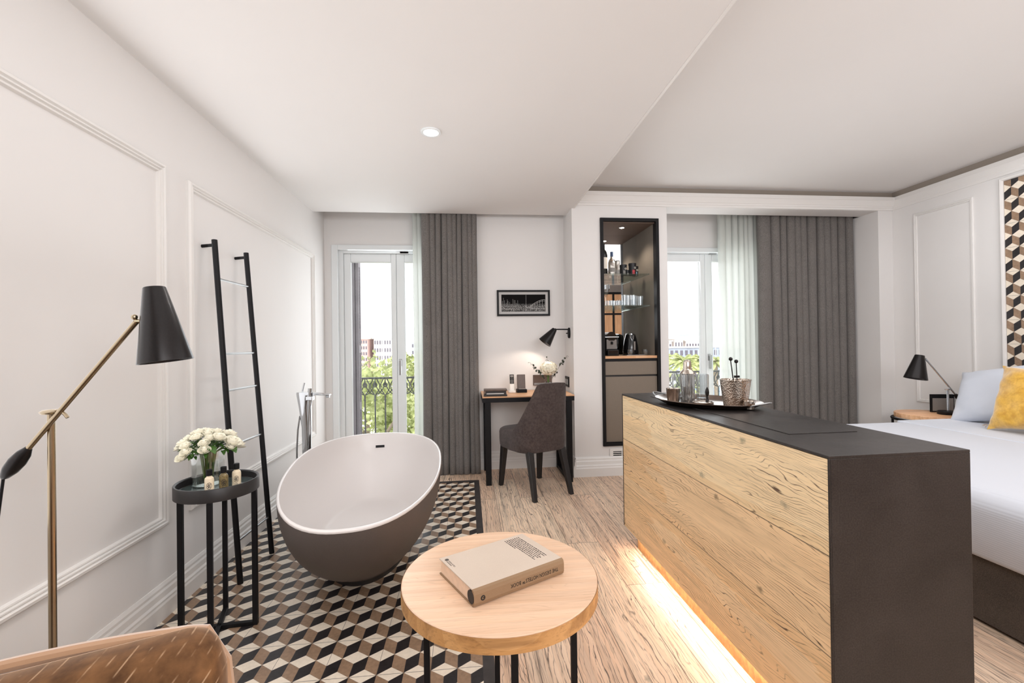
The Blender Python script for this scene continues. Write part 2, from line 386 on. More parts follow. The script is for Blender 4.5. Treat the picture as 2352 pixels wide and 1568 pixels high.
st = k.math('MULTIPLY', k.ramp(wv, [(0.90, W0), (0.97, W1)]), k.ramp(k.noise(v, 34, 2), [(0.46, W0), (0.62, W1)]))
col = k.ramp(n, [(0.3, rgb(76, 50, 30)), (0.7, rgb(126, 88, 55))]); col = k.mix(k.math('MULTIPLY', st, 0.42), col, rgb(214, 178, 142))
M['tan'] = k.done(k.bsdf(col, 0.8, 0, 0.2, k.bump(n, 0.15, 0.003), **{'Sheen Weight': 0.6, 'Sheen Tint': rgb(250, 215, 185), 'Sheen Roughness': 0.3}))
M['piping'] = plain('pale_fur_piping', rgb(176, 136, 102), 0.9, **{'Sheen Weight': 0.8})
M['nichefab'] = cloth('taupe_niche_lining', rgb(124, 116, 108), rgb(140, 132, 123), 500, 0.9, 0.0)
M['nichetop'] = plain('brown_niche_ceiling', rgb(104, 84, 72), 0.5)
M['cabfront'] = plain('bronze_taupe_lacquer', rgb(124, 113, 101), 0.45, 0.2, var=0.04, vs=200)
M['mirror'] = plain('mirror', (0.92, 0.92, 0.92, 1), 0.01, 1.0)
M['led'] = emit('warm_led', (1.0, 0.90, 0.77, 1), 60.0)
M['bulb'] = emit('downlight_lamp', (1.0, 0.96, 0.92, 1), 14.0)
M['bulbwarm'] = emit('warm_bulb', (1.0, 0.82, 0.66, 1), 12.0)
M['leather'] = plain('brown_leather', rgb(88, 72, 64), 0.4, var=0.15, vs=40)
M['bookcover'] = cloth('greige_book_cloth', rgb(196, 178, 162), rgb(208, 192, 176), 900, 0.8, 0)
M['bookspine'] = cloth('taupe_book_spine', rgb(140, 112, 86), rgb(154, 126, 98), 900, 0.75, 0)
M['paper'] = plain('paper_edges', rgb(226, 196, 170), 0.8, var=0.06, vs=60)
M['ink'] = plain('black_ink', rgb(26, 22, 22), 0.6)
M['greyink'] = plain('grey_ink', rgb(70, 62, 58), 0.6)
M['petal'] = plain('cream_petal', rgb(252, 247, 230), 0.6, var=0.03, vs=30, **{'Subsurface Weight': 0.0})
M['petalwhite'] = plain('white_petal', rgb(238, 232, 212), 0.6, var=0.04, vs=50)
M['stem'] = plain('green_stem', rgb(84, 108, 48), 0.5, var=0.2, vs=20)
M['leaf'] = plain('green_leaf', rgb(66, 104, 40), 0.45, var=0.3, vs=20)
M['eucal'] = plain('dark_sprig_leaf', rgb(50, 62, 48), 0.55, var=0.3, vs=30)
k = NT('sunlit_tree_leaf'); v = k.coord(); f = k.noise(v, 3.0, 3)
col = k.ramp(f, [(0.3, rgb(128, 138, 88)), (0.55, rgb(186, 194, 136)), (0.75, rgb(232, 234, 200))])
tr = k.n('ShaderNodeBsdfTranslucent'); k.link(col, tr.inputs[0]); mx = k.n('ShaderNodeMixShader'); mx.inputs[0].default_value = 0.35
k.link(k.bsdf(col, 0.7, 0, 0.2), mx.inputs[1]); k.link(tr.outputs[0], mx.inputs[2])
M['tree'] = k.done(mx.outputs[0])
M['bark'] = plain('tree_bark', rgb(128, 116, 100), 0.9, var=0.2, vs=6)
M['iron'] = plain('grey_cast_iron', rgb(104, 108, 108), 0.6, var=0.1, vs=30)
M['shutter'] = plain('weathered_shutter', rgb(150, 146, 152), 0.7, var=0.1, vs=8)
M['stone'] = plain('pale_stone', rgb(226, 222, 214), 0.8, var=0.06, vs=1)
M['bwall'] = plain('pale_building_render', rgb(236, 228, 224), 0.8, var=0.03, vs=0.2)
M['bwall2'] = plain('bluish_glass_front', rgb(205, 220, 226), 0.4, var=0.06, vs=0.15)
M['brick'] = plain('pinkish_brick', rgb(206, 170, 162), 0.8, var=0.15, vs=0.6)
M['bwin'] = plain('dark_window', rgb(96, 92, 102), 0.3)
M['awning'] = plain('blue_awning', rgb(128, 160, 206), 0.7)
M['bluegrey'] = plain('blue_grey_front', rgb(150, 158, 172), 0.7, var=0.2, vs=0.3)
M['redsign'] = plain('pale_red_front', rgb(232, 180, 176), 0.7)
M['hull'] = plain('white_hull', rgb(245, 245, 245), 0.4)
M['quay'] = plain('pale_quay', rgb(232, 230, 228), 0.85, var=0.04, vs=0.05)
M['tawny'] = plain('clear_bottle_glass', rgb(190, 186, 180), 0.08, 0.0, 0.6, **{'Transmission Weight': 0.85, 'IOR': 1.2})
M['bluecap'] = plain('blue_cap', rgb(62, 84, 120), 0.4)
M['darkbottle'] = plain('dark_wine_glass', rgb(20, 22, 22), 0.12)
M['whitelabel'] = plain('white_paper_label', rgb(226, 220, 210), 0.7)
M['blacklabel'] = plain('grey_label', rgb(150, 146, 142), 0.7)
M['redlabel'] = plain('red_label', rgb(196, 60, 70), 0.6)
M['bluelabel'] = plain('pale_blue_label', rgb(150, 190, 214), 0.6)
M['blackjar'] = plain('matt_black_jar', rgb(26, 26, 30), 0.5)
M['lotion'] = plain('cream_lotion', rgb(238, 220, 190), 0.35)
M['gel'] = plain('olive_bath_gel', rgb(120, 104, 70), 0.15, var=0.35, vs=120)
M['soapwrap'] = plain('peach_wrapper', rgb(240, 216, 196), 0.6)
M['soapwhite'] = plain('white_wrapper', rgb(244, 240, 234), 0.6)
M['amber'] = thin_glass('smoked_brown_glass', (0.62, 0.56, 0.50, 1), 0.6)
M['greyplastic'] = plain('grey_plastic', rgb(138, 131, 126), 0.5)
M['whiteplastic'] = plain('white_plastic', rgb(232, 226, 218), 0.35)
M['greymat'] = plain('grey_picture_mat', rgb(188, 186, 184), 0.8)
k = NT('night_harbour_print'); v = k.coord(); X, Y, Z = k.sep(v)
lights = k.ramp(k.noise(v, 160, 3, 0.8), [(0.5, W0), (0.62, W1)])
zz = k.math('SUBTRACT', 1.0, k.math('MULTIPLY', k.math('ABSOLUTE', k.math('SUBTRACT', Z, 0.075)), 22.0)); zz = k.math('MAXIMUM', zz, 0.0)
col = k.mix(k.math('MULTIPLY', lights, k.math('MINIMUM', k.math('MULTIPLY', zz, 1.6), 1.0)), rgb(22, 21, 21), rgb(215, 213, 210))
M['print'] = k.done(k.bsdf(col, 0.8, 0, 0.05))
M['lightgrey'] = plain('light_print_ink', rgb(200, 198, 196), 0.6)
M['midgrey'] = plain('mid_print_ink', rgb(110, 108, 106), 0.6)

# ================================================================== THE ROOM
WX, CZ, SX, RZ, RX = -1.345, 2.365, 0.94, 2.56, 4.05     # left wall, left ceiling, soffit edge, right ceiling, right wall
YD, YP, YW, YB = 4.19, 3.85, 4.37, -1.75                  # desk wall, pier front, window wall, wall behind
# floor: planks, tile inlay and its dark border in one sheet
bm = B()
def quad(x0, x1, y0, y1, mi):
    f = bm.faces.new([bm.verts.new(p) for p in ((x0, y0, 0), (x1, y0, 0), (x1, y1, 0), (x0, y1, 0))]); f.material_index = mi
quad(WX, 0.040, YB, 3.815, 1); quad(0.040, 0.083, YB, 3.815, 2); quad(WX, 0.083, 3.815, 3.862, 2)
quad(0.083, RX, YB, 3.862, 0); quad(WX, RX, 3.862, 4.62, 0)
o = struct('floor', bm, [M['floor'], M['tile'], M['tileborder']], local=True)
for p in o.data.polygons:
    if p.normal.z < 0: p.flip() if hasattr(p, 'flip') else None
bm = B(); box(bm, WX-0.15, RX+0.15, YB-0.15, 4.62, -0.25, -0.002); struct('floor_slab', bm, M['stone'], local=True)
bm = B(); box(bm, WX-0.15, WX, YB, 4.62, 0, 2.75); struct('wall_left', bm, M['wall'], local=True)
bm = B(); box(bm, RX, RX+0.15, YB, 4.62, 0, 2.75); struct('wall_right', bm, M['wall'], local=True)
bm = B(); box(bm, WX-0.15, RX+0.15, YB-0.15, YB, 0, 2.75); struct('wall_back', bm, M['wall'], local=True)
bm = B(); box(bm, WX, SX, YB, 4.07, CZ, 2.75)
struct('ceiling_lower', bm, M['ceil'], local=True)
bm = B(); box(bm, SX, RX, YB, YP, RZ, 2.75); box(bm, WX, RX, 4.07, YW, 2.62, 2.75)
struct('ceiling_upper', bm, M['ceil'], local=True)
OPEN = [(-1.265, -0.11), (1.91, 3.10)]; OT = 2.125
bm = B()
xs = [WX, OPEN[0][0], OPEN[0][1], OPEN[1][0], OPEN[1][1], RX]
for i in (0, 2, 4): box(bm, xs[i], xs[i+1], YW, 4.62, 0, 2.75)
for a_, b_ in OPEN: box(bm, a_, b_, YW, 4.62, OT, 2.75)
struct('wall_front', bm, M['wall'], local=True)
bm = B(); box(bm, 0.10, 0.93, YD, YW, 0, 2.75); struct('wall_alcove', bm, M['wall'], local=True)
NX0, NX1, NZ0, NZ1, NY = 1.20, 1.708, 0.27, 2.265, 4.30
bm = B()
box(bm, 0.93, NX0, YP, YW, 0, 2.75); box(bm, NX1, 1.806, YP, YW, 0, 2.75)
box(bm, NX0, NX1, YP, YW, 0, NZ0); box(bm, NX0, NX1, YP, YW, NZ1, 2.75); box(bm, NX0, NX1, NY+0.012, YW, NZ0, NZ1)
struct('wall_pier', bm, M['wall'], local=True)
bm = B(); box(bm, 1.806, RX, YP, 4.05, 2.39, 2.75); struct('wall_header', bm, M['wall'], local=True)
bm = B(); box(bm, 3.90, RX, YP, YW, 0, 2.39); struct('wall_return', bm, M['wall'], local=True)
# mouldings
MOULD = [(0, 0), (0, .012), (.006, .020), (.016, .022), (.021, .014), (.024, .018), (.029, .018), (.032, .010), (.036, .013), (.041, .012), (.045, 0)]
bm = B(); sweep_rect(bm, (-1.3, .392), (2.122, 1.990), MOULD, (WX, 0, 0), (0, 1, 0), (0, 0, 1), (1, 0, 0)); struct('trim_1', bm, M['trim'], local=True)
bm = B(); sweep_rect(bm, (2.285, .392), (4.05, 1.985), MOULD, (WX, 0, 0), (0, 1, 0), (0, 0, 1), (1, 0, 0)); struct('trim_2', bm, M['trim'], local=True)
SM = [(a*.62, h*.55) for a, h in MOULD]
bm = B(); sweep_rect(bm, (3.165, .60), (3.645, 2.30), SM, (RX, 0, 0), (0, 1, 0), (0, 0, 1), (-1, 0, 0)); struct('trim_3', bm, M['trim'], local=True)
# cube-tile panel on the right wall and its frame
bm = B(); box(bm, RX-0.012, RX, 0.9, 2.955, 0.85, 2.345); struct('wall_tile_panel', bm, M['walltile'], local=True)
bm = B(); sweep_rect(bm, (0.875, .825), (2.98, 2.372), [(0, 0), (0, .022), (.008, .028), (.018, .026), (.024, .018), (.026, 0)], (RX, 0, 0), (0, 1, 0), (0, 0, 1), (-1, 0, 0)); struct('trim_4', bm, M['trim'], local=True)
CORN = [(0, 0), (.010, 0), (.012, .016), (.018, .022), (.018, .034), (.024, .040), (.046, .078), (.052, .082), (.052, .113), (0, .113)]
bm = B(); sweep_line(bm, (0.955, YP, 2.392), (RX, YP, 2.392), CORN, (0, -1, 0)); struct('trim_5', bm, M['trim'], local=True)
bm = B(); sweep_line(bm, (RX, YP, 2.392), (RX, YB, 2.392), [(a*.55, b) for a, b in CORN], (-1, 0, 0)); struct('trim_6', bm, M['trim'], local=True)
bm = B(); box(bm, SX+.014, RX-.006, YP-.006, YP, 2.505, RZ); box(bm, RX-.006, RX, YB, YP, 2.505, RZ); struct('trim_7', bm, M['cove'], local=True)  # flat strip, the gap's shade put into its colour
bm = B(); box(bm, SX, SX+.014, YB, YP-.002, CZ-.002, CZ+.05); struct('trim_8', bm, M['trim'], local=True)
SK = [(0, 0), (.045, 0), (.045, .072), (.039, .082), (.039, .092), (.029, .102), (.026, .128), (.018, .138), (.018, .150), (.008, .165), (0, .165)]
SKL = [(a*.55, b*.9) for a, b in SK]
bm = B(); sweep_line(bm, (WX, YB, 0), (WX, YW, 0), SKL, (1, 0, 0)); struct('baseboard_left', bm, M['trim'], local=True)
bm = B(); sweep_line(bm, (0.10, YD, 0), (0.93, YD, 0), [(a*.6, b) for a, b in SK], (0, -1, 0)); struct('baseboard_alcove', bm, M['trim'], local=True)
bm = B(); sweep_line(bm, (0.93, YP-.045, 0), (0.93, YD, 0), [(a*.55, b) for a, b in SK], (-1, 0, 0)); sweep_line(bm, (0.93, YP, 0), (1.806, YP, 0), SK, (0, -1, 0)); struct('baseboard_pier', bm, M['trim'], local=True)
bm = B(); sweep_line(bm, (RX, YB, 0), (RX, YP, 0), SKL, (-1, 0, 0)); struct('baseboard_right', bm, M['trim'], local=True)

# ------------------------------------------------------------------ french windows
def french_window(n, dx, dz):
    w = bpy.data.objects.new('window_%d' % n, None); COL.objects.link(w); w.location = (-.69+dx, YW, 0); w['kind'] = 'structure'
    XF[w.name] = Matrix.Translation(w.location)
    x0, x1, zt = OPEN[n-1][0], OPEN[n-1][1], OT
    bm = B()    # casing on the wall, then the frame deeper in the reveal
    box(bm, x0-.012, x0+.045, YW-.018, YW+.07, 0, zt+.012); box(bm, x1-.045, x1+.012, YW-.018, YW+.07, 0, zt+.012); box(bm, x0+.045, x1-.045, YW-.018, YW+.07, zt-.035, zt+.012)
    lx0, lx1, lt = -1.18+dx, -.19+dx, 2.065+dz
    box(bm, x0+.02, lx0, YW+.03, YW+.12, 0, zt); box(bm, lx1, x1-.02, YW+.03, YW+.12, 0, zt); box(bm, lx0, lx1, YW+.03, YW+.12, lt, zt)
    obj('window_frame', bm, M['winwhite'], w, bev=.004)
    bm = B(); box(bm, x0, x1, YW-.005, 4.62, 0.0, .025); obj('window_sill', bm, M['stone'], w)
    gt, gb = 1.985+dz, .14
    for a, b, ga, gb2, side in ((lx0, -.686+dx, -1.117+dx, -.736+dx, 0), (-.684+dx, lx1, -.606+dx, -.253+dx, 1)):
        bm = B(); y0, y1 = YW+.05, YW+.105
        box(bm, a, ga, y0, y1, .03, lt); box(bm, gb2, b, y0, y1, .03, lt); box(bm, ga, gb2, y0, y1, gt, lt); box(bm, ga, gb2, y0, y1, .03, gb)
        lf = obj('window_leaf', bm, M['winwhite'], w, bev=.006)
        bm = B(); box(bm, ga-.004, gb2+.004, y0+.025, y0+.031, gb-.004, gt+.004); obj('pane', bm, M['glass'], lf)
        if side:
            bm = B(); hx, hz = a+.03, 1.0
            box(bm, hx-.014, hx+.014, y0-.008, y0, hz-.03, hz+.04); cyl(bm, (hx, y0-.03, hz+.02), (hx, y0, hz+.02), .009); box(bm, hx-.011, hx+.011, y0-.036, y0-.024, hz-.115, hz+.03)
            obj('handle', bm, M['brushed'], lf, bev=.003)
            bm = B(); box(bm, a+.04, a+.12, y0-.02, y0, lt-.005, lt+.02); cyl(bm, (a+.02, y0-.012, lt+.008), (a+.14, y0-.012, lt+.008), .007); obj('closer', bm, M['brushed'], lf)
french_window(1, 0, 0); french_window(2, 3.165, .02)

# ------------------------------------------------------------------ curtains
def pleated(bm, x0, x1, y, z0, z1, n, amp, flare=0.0, fshift=0.0, seed=1, nz=26, wide_first=0.0, gather=0.0):
    rnd = random.Random(seed); per = 14; N = n*per
    wd = [1+rnd.uniform(-.25, .25) for _ in range(n)]; wd[0] += wide_first; tot = sum(wd); cum = [0]
    for q in wd: cum.append(cum[-1]+q/tot)
    am = [1+rnd.uniform(-.25, .25) for _ in range(n+1)]
    rows = []
    for j in range(nz+1):
        h = j/nz; z = z0+(z1-z0)*h; low = max(0, 1-h/.16)**2
        row = []
        for i in range(N+1):
            kf = min(i//per, n-1); fr = (i-kf*per)/per
            s = cum[kf]+(cum[kf+1]-cum[kf])*fr
            a = amp*am[kf]*(1-.2*h)*(1+flare*low)
            sw = .006*math.sin(3*h+kf*1.7)
            x = x0+(x1-x0)*s + sw - gather*(1-abs(2*s-1))*0
            x += -.30*amp*math.sin(2*PI*fr)*(1-h*.3)
            row.append(bm.verts.new((x, y + a - 2*a*math.sin(PI*fr)**.55 - fshift*low, z)))
        rows.append(row)
    for a, b in zip(rows, rows[1:]):
        for i in range(N): bm.faces.new((a[i], a[i+1], b[i+1], b[i]))
def curtain(name, args, kw, m, label, th):
    bm = B(); pleated(bm, *args, **kw)
    o = obj(name, bm, m, smooth=True, label=label, cat='curtain', angle=60)
    s = o.modifiers.new('thick', 'SOLIDIFY'); s.thickness = th; s.offset = 0
    return o
curtain('curtain', (-.415, .098, 4.125, 0.004, 2.60, 10), dict(amp=.032, flare=.55, fshift=.045, seed=3, wide_first=.8), M['curtain'], 'grey pleated floor-length curtain between bathtub and desk', .006)
curtain('curtain', (2.885, 3.885, 4.135, 0.004, 2.60, 12), dict(amp=.042, flare=.15, fshift=.0, seed=8, wide_first=.7), M['curtain'], 'wide grey pleated curtain behind the bed and black topped island', .006)
curtain('sheer_curtain', (-.505, -.30, 4.215, 0.01, 2.60, 4), dict(amp=.016, seed=5), M['sheer'], 'narrow white voile curtain beside the grey curtain by the bathtub', .002)
curtain('sheer_curtain', (2.515, 2.95, 4.215, 0.01, 2.60, 7), dict(amp=.024, seed=6), M['sheer'], 'white voile curtain behind the drinks tray, left of wide grey curtain', .002)

# ================================================================== BATHTUB
def tub_ring(sc, z, t, n=72, base=False):
    """t 0..1 blends the base ellipse into the egg-shaped rim"""
    cx, cy, a, b, rot, e, egg = -.56, 2.519, .404, .902, .129, 2.326, .16
    bx, by, ba, bb = -.580, 2.64, .215, .405
    out = []
    for i in range(n):
        th = 2*PI*i/n; c, s = math.cos(th), math.sin(th)
        d = (abs(c)**e+abs(s)**e)**(-1/e)
        u, v = c*d, s*d
        X = u*a*sc*(1+egg*v); Y = v*b*sc
        px = cx+X*math.cos(rot)-Y*math.sin(rot); py = cy+X*math.sin(rot)+Y*math.cos(rot)
        r2 = rot*.6; x2, y2 = c*ba*sc, s*bb*sc
        qx = bx+x2*math.cos(r2)-y2*math.sin(r2); qy = by+x2*math.sin(r2)+y2*math.cos(r2)
        out.append((qx+(px-qx)*t, qy+(py-qy)*t, z))
    return out
t_ = thing('bathtub', 'freestanding egg-shaped bathtub, white inside and dark taupe outside, on cube-pattern tiles', 'bathtub', (-.56, 2.55, 0))
ZR = .52
prof = lambda h: (1-(1-h)**2.0)**1.18
bm = B(); loft(bm, [tub_ring(1, .022+(ZR-.010-.022)*h, prof(h)) for h in [i/22 for i in range(23)]], True, False)
obj('outer_shell', bm, M['tubout'], t_, smooth=True, angle=60)
bm = B()
rr = [tub_ring(1.0, ZR-.010, 1), tub_ring(1.002, ZR-.004, 1), tub_ring(.9985, ZR, 1), tub_ring(.981, ZR, 1), tub_ring(.977, ZR-.003, 1), tub_ring(.974, ZR-.012, 1)]
zf = .125
for i in range(1, 19):
    z_ = zf+(ZR-.014-zf)*(1-i/18)**1.25
    hz = (z_-.022)/(ZR-.010-.022); rr.append(tub_ring(.970-.012*(i/18), z_, max(0.0, prof(hz)*.985-.012*(i/18))))
tf = max(0.0, prof((zf-.022)/(ZR-.032))*.985-.012)
for sc_, dz_ in ((.915, -.007), (.86, -.010), (.60, -.013), (.25, -.015)): rr.append(tub_ring(sc_, zf+dz_, tf))
loft(bm, rr, False, True); obj('basin', bm, M['tubin'], t_, smooth=True, label='white basin and rim', angle=70)
bm = B(); loft(bm, [tub_ring(.99, .0, 0), tub_ring(.99, .026, 0)]); obj('base_plinth', bm, M['blackwood'], t_, smooth=True)
# overflow slot on the far inner wall
bm = B(); box(bm, -.03, .03, -.006, .006, -.008, .008, Matrix.Translation((-.633, 3.262, .452)) @ Matrix.Rotation(.12, 4, 'Z') @ Matrix.Rotation(-.35, 4, 'X'))
obj('overflow_slot', bm, M['black'], t_)
bm = B(); cyl(bm, (-.58, 2.62, .110), (-.58, 2.62, .114), .028, n=24); obj('drain', bm, M['chrome'], t_, smooth=True)

# ------------------------------------------------------------------ floor-standing tub filler
fx, fy = -1.150, 3.30
t_ = thing('tub_filler', 'chrome floor-standing bath tap between bathtub and white panelled wall', 'tap', (fx, fy, 0))
bm = B()
secs = [(0, .032, .024), (.02, .032, .024), (.35, .030, .023), (.60, .033, .024), (.74, .042, .026), (.80, .052, .028), (.835, .058, .029), (.848, .056, .028)]
loft(bm, [[(fx+x*a_/1.0-(.01 if z > .7 else 0), fy+y*b_, z) for x, y in [(math.cos(2*PI*i/24), math.sin(2*PI*i/24)) for i in range(24)]] for z, a_, b_ in secs])
obj('column', bm, M['chrome'], t_, smooth=True)
bm = B(); sp = [(0, .030, .034, .842), (.06, .030, .020, .838), (.12, .027, .014, .832), (.165, .024, .010, .826)]
loft(bm, [[(fx+dx, fy+y_*w_, z_+zz*h_*.5) for y_, zz in ((-1, -1), (1, -1), (1, .5), (-1, .5))] for dx, w_, h_, z_ in sp]); box(bm, fx+.135, fx+.16, fy-.012, fy+.012, .805, .822)
obj('spout', bm, M['chrome'], t_, bev=.003)
bm = B(); cyl(bm, (fx-.028, fy, .845), (fx-.012, fy, .915), .006); obj('lever', bm, M['chrome'], t_, smooth=True)
bm = B(); cyl(bm, (fx+.040, fy-.05, .858), (fx+.022, fy-.05, .48), .0085, .007); cyl(bm, (fx+.0415, fy-.05, .853), (fx+.0425, fy-.05, .878), .013, .013); obj('hand_shower', bm, M['brushed'], t_, smooth=True)
bm = B(); box(bm, fx+.018, fx+.062, fy-.066, fy-.015, .795, .822); obj('shower_holder', bm, M['chrome'], t_, bev=.004)
bm = B(); tube(bm, [(fx+.022, fy-.05, .48), (fx+.012, fy-.055, .22), (fx-.03, fy-.05, .13), (fx-.062, fy-.02, .25), (fx-.068, fy, .45), (fx-.060, fy, .58), (fx-.045, fy, .68)], .006); obj('hose', bm, M['brushed'], t_, smooth=True)
bm = B(); cyl(bm, (fx, fy, 0), (fx, fy, .012), .06, n=32); obj('floor_flange', bm, M['chrome'], t_, smooth=True)

# ------------------------------------------------------------------ towel ladder
t_ = thing('towel_ladder', 'dark metal towel ladder with five thin rungs leaning on white panelled wall', 'ladder', (-1.15, 2.5, 0))
N0, N1 = Vector((-1.139, 2.337, 0)), Vector((-1.278, 2.400, 1.722)); F0, F1 = Vector((-1.125, 2.660, 0)), Vector((-1.278, 2.725, 1.722))
for a_, b_ in ((N0, N1), (F0, F1)):
    bm = B(); cyl(bm, a_, b_, .0135, n=16); st = obj('stile', bm, M['black'], t_, smooth=True)
    p = a_.lerp(b_, .985)
    bm = B(); cyl(bm, p, (WX+.001, p.y+.012, p.z-.004), .0085, n=12); obj('wall_peg', bm, M['black'], st, smooth=True)
for z in (1.523, 1.140, .953, .675, .205):
    q = z/1.722; bm = B(); cyl(bm, N0.lerp(N1, q), F0.lerp(F1, q), .0065, n=12); obj('rung', bm, M['brushed'] if z < 9 else None, t_, smooth=True)

# ------------------------------------------------------------------ round tray table
tx, ty = -1.049, 1.977
t_ = thing('tray_table', 'small round black metal tray table on four thin square legs beside bathtub', 'table', (tx, ty, 0))
bm = B()
lathe(bm, [(.001, .568), (.146, .568), (.152, .570), (.152, .618), (.150, .621), (.146, .621), (.142, .617), (.140, .592), (.136, .588), (.001, .588)], (tx, ty, 0), 64, cap=False)
obj('tray_top', bm, M['blackwood'], t_, smooth=True)
bm = B(); cyl(bm, (tx, ty, .5885), (tx, ty, .591), .134, n=64); obj('tray_mirror_inlay', bm, plain('dark_mirror_glass', rgb(70, 80, 78), .08, .0, .8), t_, smooth=True)
for k_, (lx, ly) in enumerate(((-.901, 1.990), (-1.094, 2.120), (-1.197, 1.962), (-1.006, 1.834))):
    d = Vector((lx-tx, ly-ty, 0)).normalized(); p = Vector((tx, ty, 0))+d*.142; an = math.atan2(d.y, d.x)
    MM = Matrix.Translation(p) @ Matrix.Rotation(an, 4, 'Z')
    bm = B(); box(bm, -.0115, .0075, -.0095, .0095, 0, .568, MM); lg = obj('leg', bm, M['black'], t_, bev=.0015)
    bm = B(); box(bm, -.142, -.0115, -.0095, .0095, 0, .016, MM); obj('floor_bar', bm, M['black'], lg, bev=.0015)

# vase + water
vx, vy, vz = -1.102, 2.005, .591
t_ = thing('glass_vase', 'clear cylindrical glass vase full of cream roses on round black tray table', 'vase', (vx, vy, vz))
bm = B(); lathe(bm, [(.001, 0), (.056, 0), (.059, .003), (.059, .150), (.0565, .150), (.0555, .008), (.001, .008)], (vx, vy, vz), 40, cap=False); obj('vase_wall', bm, M['clear'], t_, smooth=True)
bm = B(); lathe(bm, [(.001, .009), (.055, .009), (.055, .095), (.001, .095)], (vx, vy, vz), 32, cap=False); obj('water', bm, M['water'], t_, smooth=True)

def rose_bloom(bm, r, layers=((1, 3, .30), (.9, 4, .55), (.8, 5, .85), (.62, 6, 1.12)), rnd=None):
    """cupped petals in whorls, centre at origin, axis +Z"""
    rnd = rnd or random.Random(1)
    ball(bm, (0, 0, .10*r), .42*r, 10, 8, (1, 1, 1.15))
    for li, (h, n, rad) in enumerate(layers):
        for kx in range(n):
            a0 = 2*PI*kx/n+li*.7+rnd.uniform(-.15, .15); wid = 2.4*PI/n*.62
            rows = []
            for j in range(5):
                v_ = j/4; row = []
                for i in range(6):
                    u_ = (i/5-.5)*2
                    rr_ = rad*r*(.35+.65*math.sin(min(1, v_*1.15)*PI/2))+(.10*r*v_**3 if li > 1 else 0)
                    zz = (-.55+1.25*v_*h*(1-.12*u_*u_))*r
                    if li == len(layers)-1: zz -= .18*r*v_**2
                    aa = a0+wid*u_*(.55+.45*math.sin(v_*PI*.75))
                    row.append(bm.verts.new((rr_*math.cos(aa), rr_*math.sin(aa), zz)))
                rows.append(row)
            for a_, b_ in zip(rows, rows[1:]):
                for i in range(5): bm.faces.new((a_[i], a_[i+1], b_[i+1], b_[i]))
def leaf_blade(bm, base, tip, w, up=(0, 0, 1), n=6, bend=.15):
    base, tip = Vector(base), Vector(tip); d = tip-base; s = d.cross(Vector(up))
    s = s.normalized() if s.length > 1e-6 else Vector((1, 0, 0)); nrm = s.cross(d).normalized(); L = d.length
    prev = None
    for i in range(n+1):
        q = i/n; ww = w*math.sin(PI*min(1, q*.92+.06))**.8; c = base+d*q+nrm*(bend*L*math.sin(PI*q))
        cur = [bm.verts.new(c-s*ww+nrm*ww*.25), bm.verts.new(c), bm.verts.new(c+s*ww+nrm*ww*.25)]
        if prev:
            bm.faces.new((prev[0], prev[1], cur[1], cur[0])); bm.faces.new((prev[1], prev[2], cur[2], cur[1]))
        prev = cur
rnd = random.Random(21)
spots = []
for i in range(30):
    # blooms over a flattened dome, wide to both sides
    for _ in range(200):
        a_ = rnd.uniform(0, 2*PI); q = math.sqrt(rnd.random()); px, py = .108*q*math.cos(a_), .112*q*math.sin(a_)
        pz = .166+.060*math.sqrt(max(0, 1-q*q))-.030*q*q+rnd.uniform(-.008, .008)
        if all((Vector((px, py, pz))-Vector(s_)).length > .027 for s_ in spots): spots.append((px, py, pz)); break
LROSE = 'cream spray rose with cut stem, one of a full bunch in the glass vase'
for i, (px, py, pz) in enumerate(spots):
    big = px > .05 and i % 2 == 0
    r = rnd.uniform(.017, .022)*(1.45 if big else 1.0)
    t_ = thing('rose', LROSE, 'flower', (vx+px*.12, vy+py*.12, vz+.012), 0, 'cream roses in the glass vase')
    tip = Vector((px*.88, py*.88, pz-.012-r*.4)); b0 = Vector((0, 0, 0)); neck = Vector((px*.30-px*.12, py*.30-py*.12, .125))
    bm = B(); tube(bm, [b0, neck*.6, neck, neck.lerp(tip, .5)+Vector((0, 0, .008)), tip], [.0022, .0022, .002, .0018, .0018], 6); obj('stem', bm, M['stem'], t_, smooth=True, local=True)
    bm = B(); rose_bloom(bm, r, rnd=rnd)
    dirv = Vector((px, py, .10+.5*pz)).normalized(); Q = Vector((0, 0, 1)).rotation_difference(dirv).to_matrix().to_4x4()
    bmesh.ops.transform(bm, matrix=Matrix.Translation(tip+dirv*r*.5) @ Q, verts=bm.verts); obj('bloom', bm, M['petal'], t_, smooth=True, local=True, angle=80)
    bm = B()
    for _ in range(4):
        a_ = math.atan2(py, px)+rnd.uniform(-1.3, 1.3); ln = rnd.uniform(.025, .045); p0 = neck.lerp(tip, rnd.uniform(.35, .8))
        leaf_blade(bm, p0, p0+Vector((math.cos(a_)*ln, math.sin(a_)*ln, rnd.uniform(-.018, .012))), ln*.2)
    for c_ in range(5):
        a_ = 2*PI*c_/5; leaf_blade(bm, tip, tip+Q.to_3x3() @ Vector((math.cos(a_)*r*.8, math.sin(a_)*r*.8, r*.35)), r*.18)
    if i == 2 or (big and i < 8):
        leaf_blade(bm, neck.lerp(tip, .7), neck.lerp(tip, .7)+Vector((.055, -.03, -.02)), .019)
    obj('leaves', bm, M['leaf'], t_, smooth=True, local=True, angle=80)

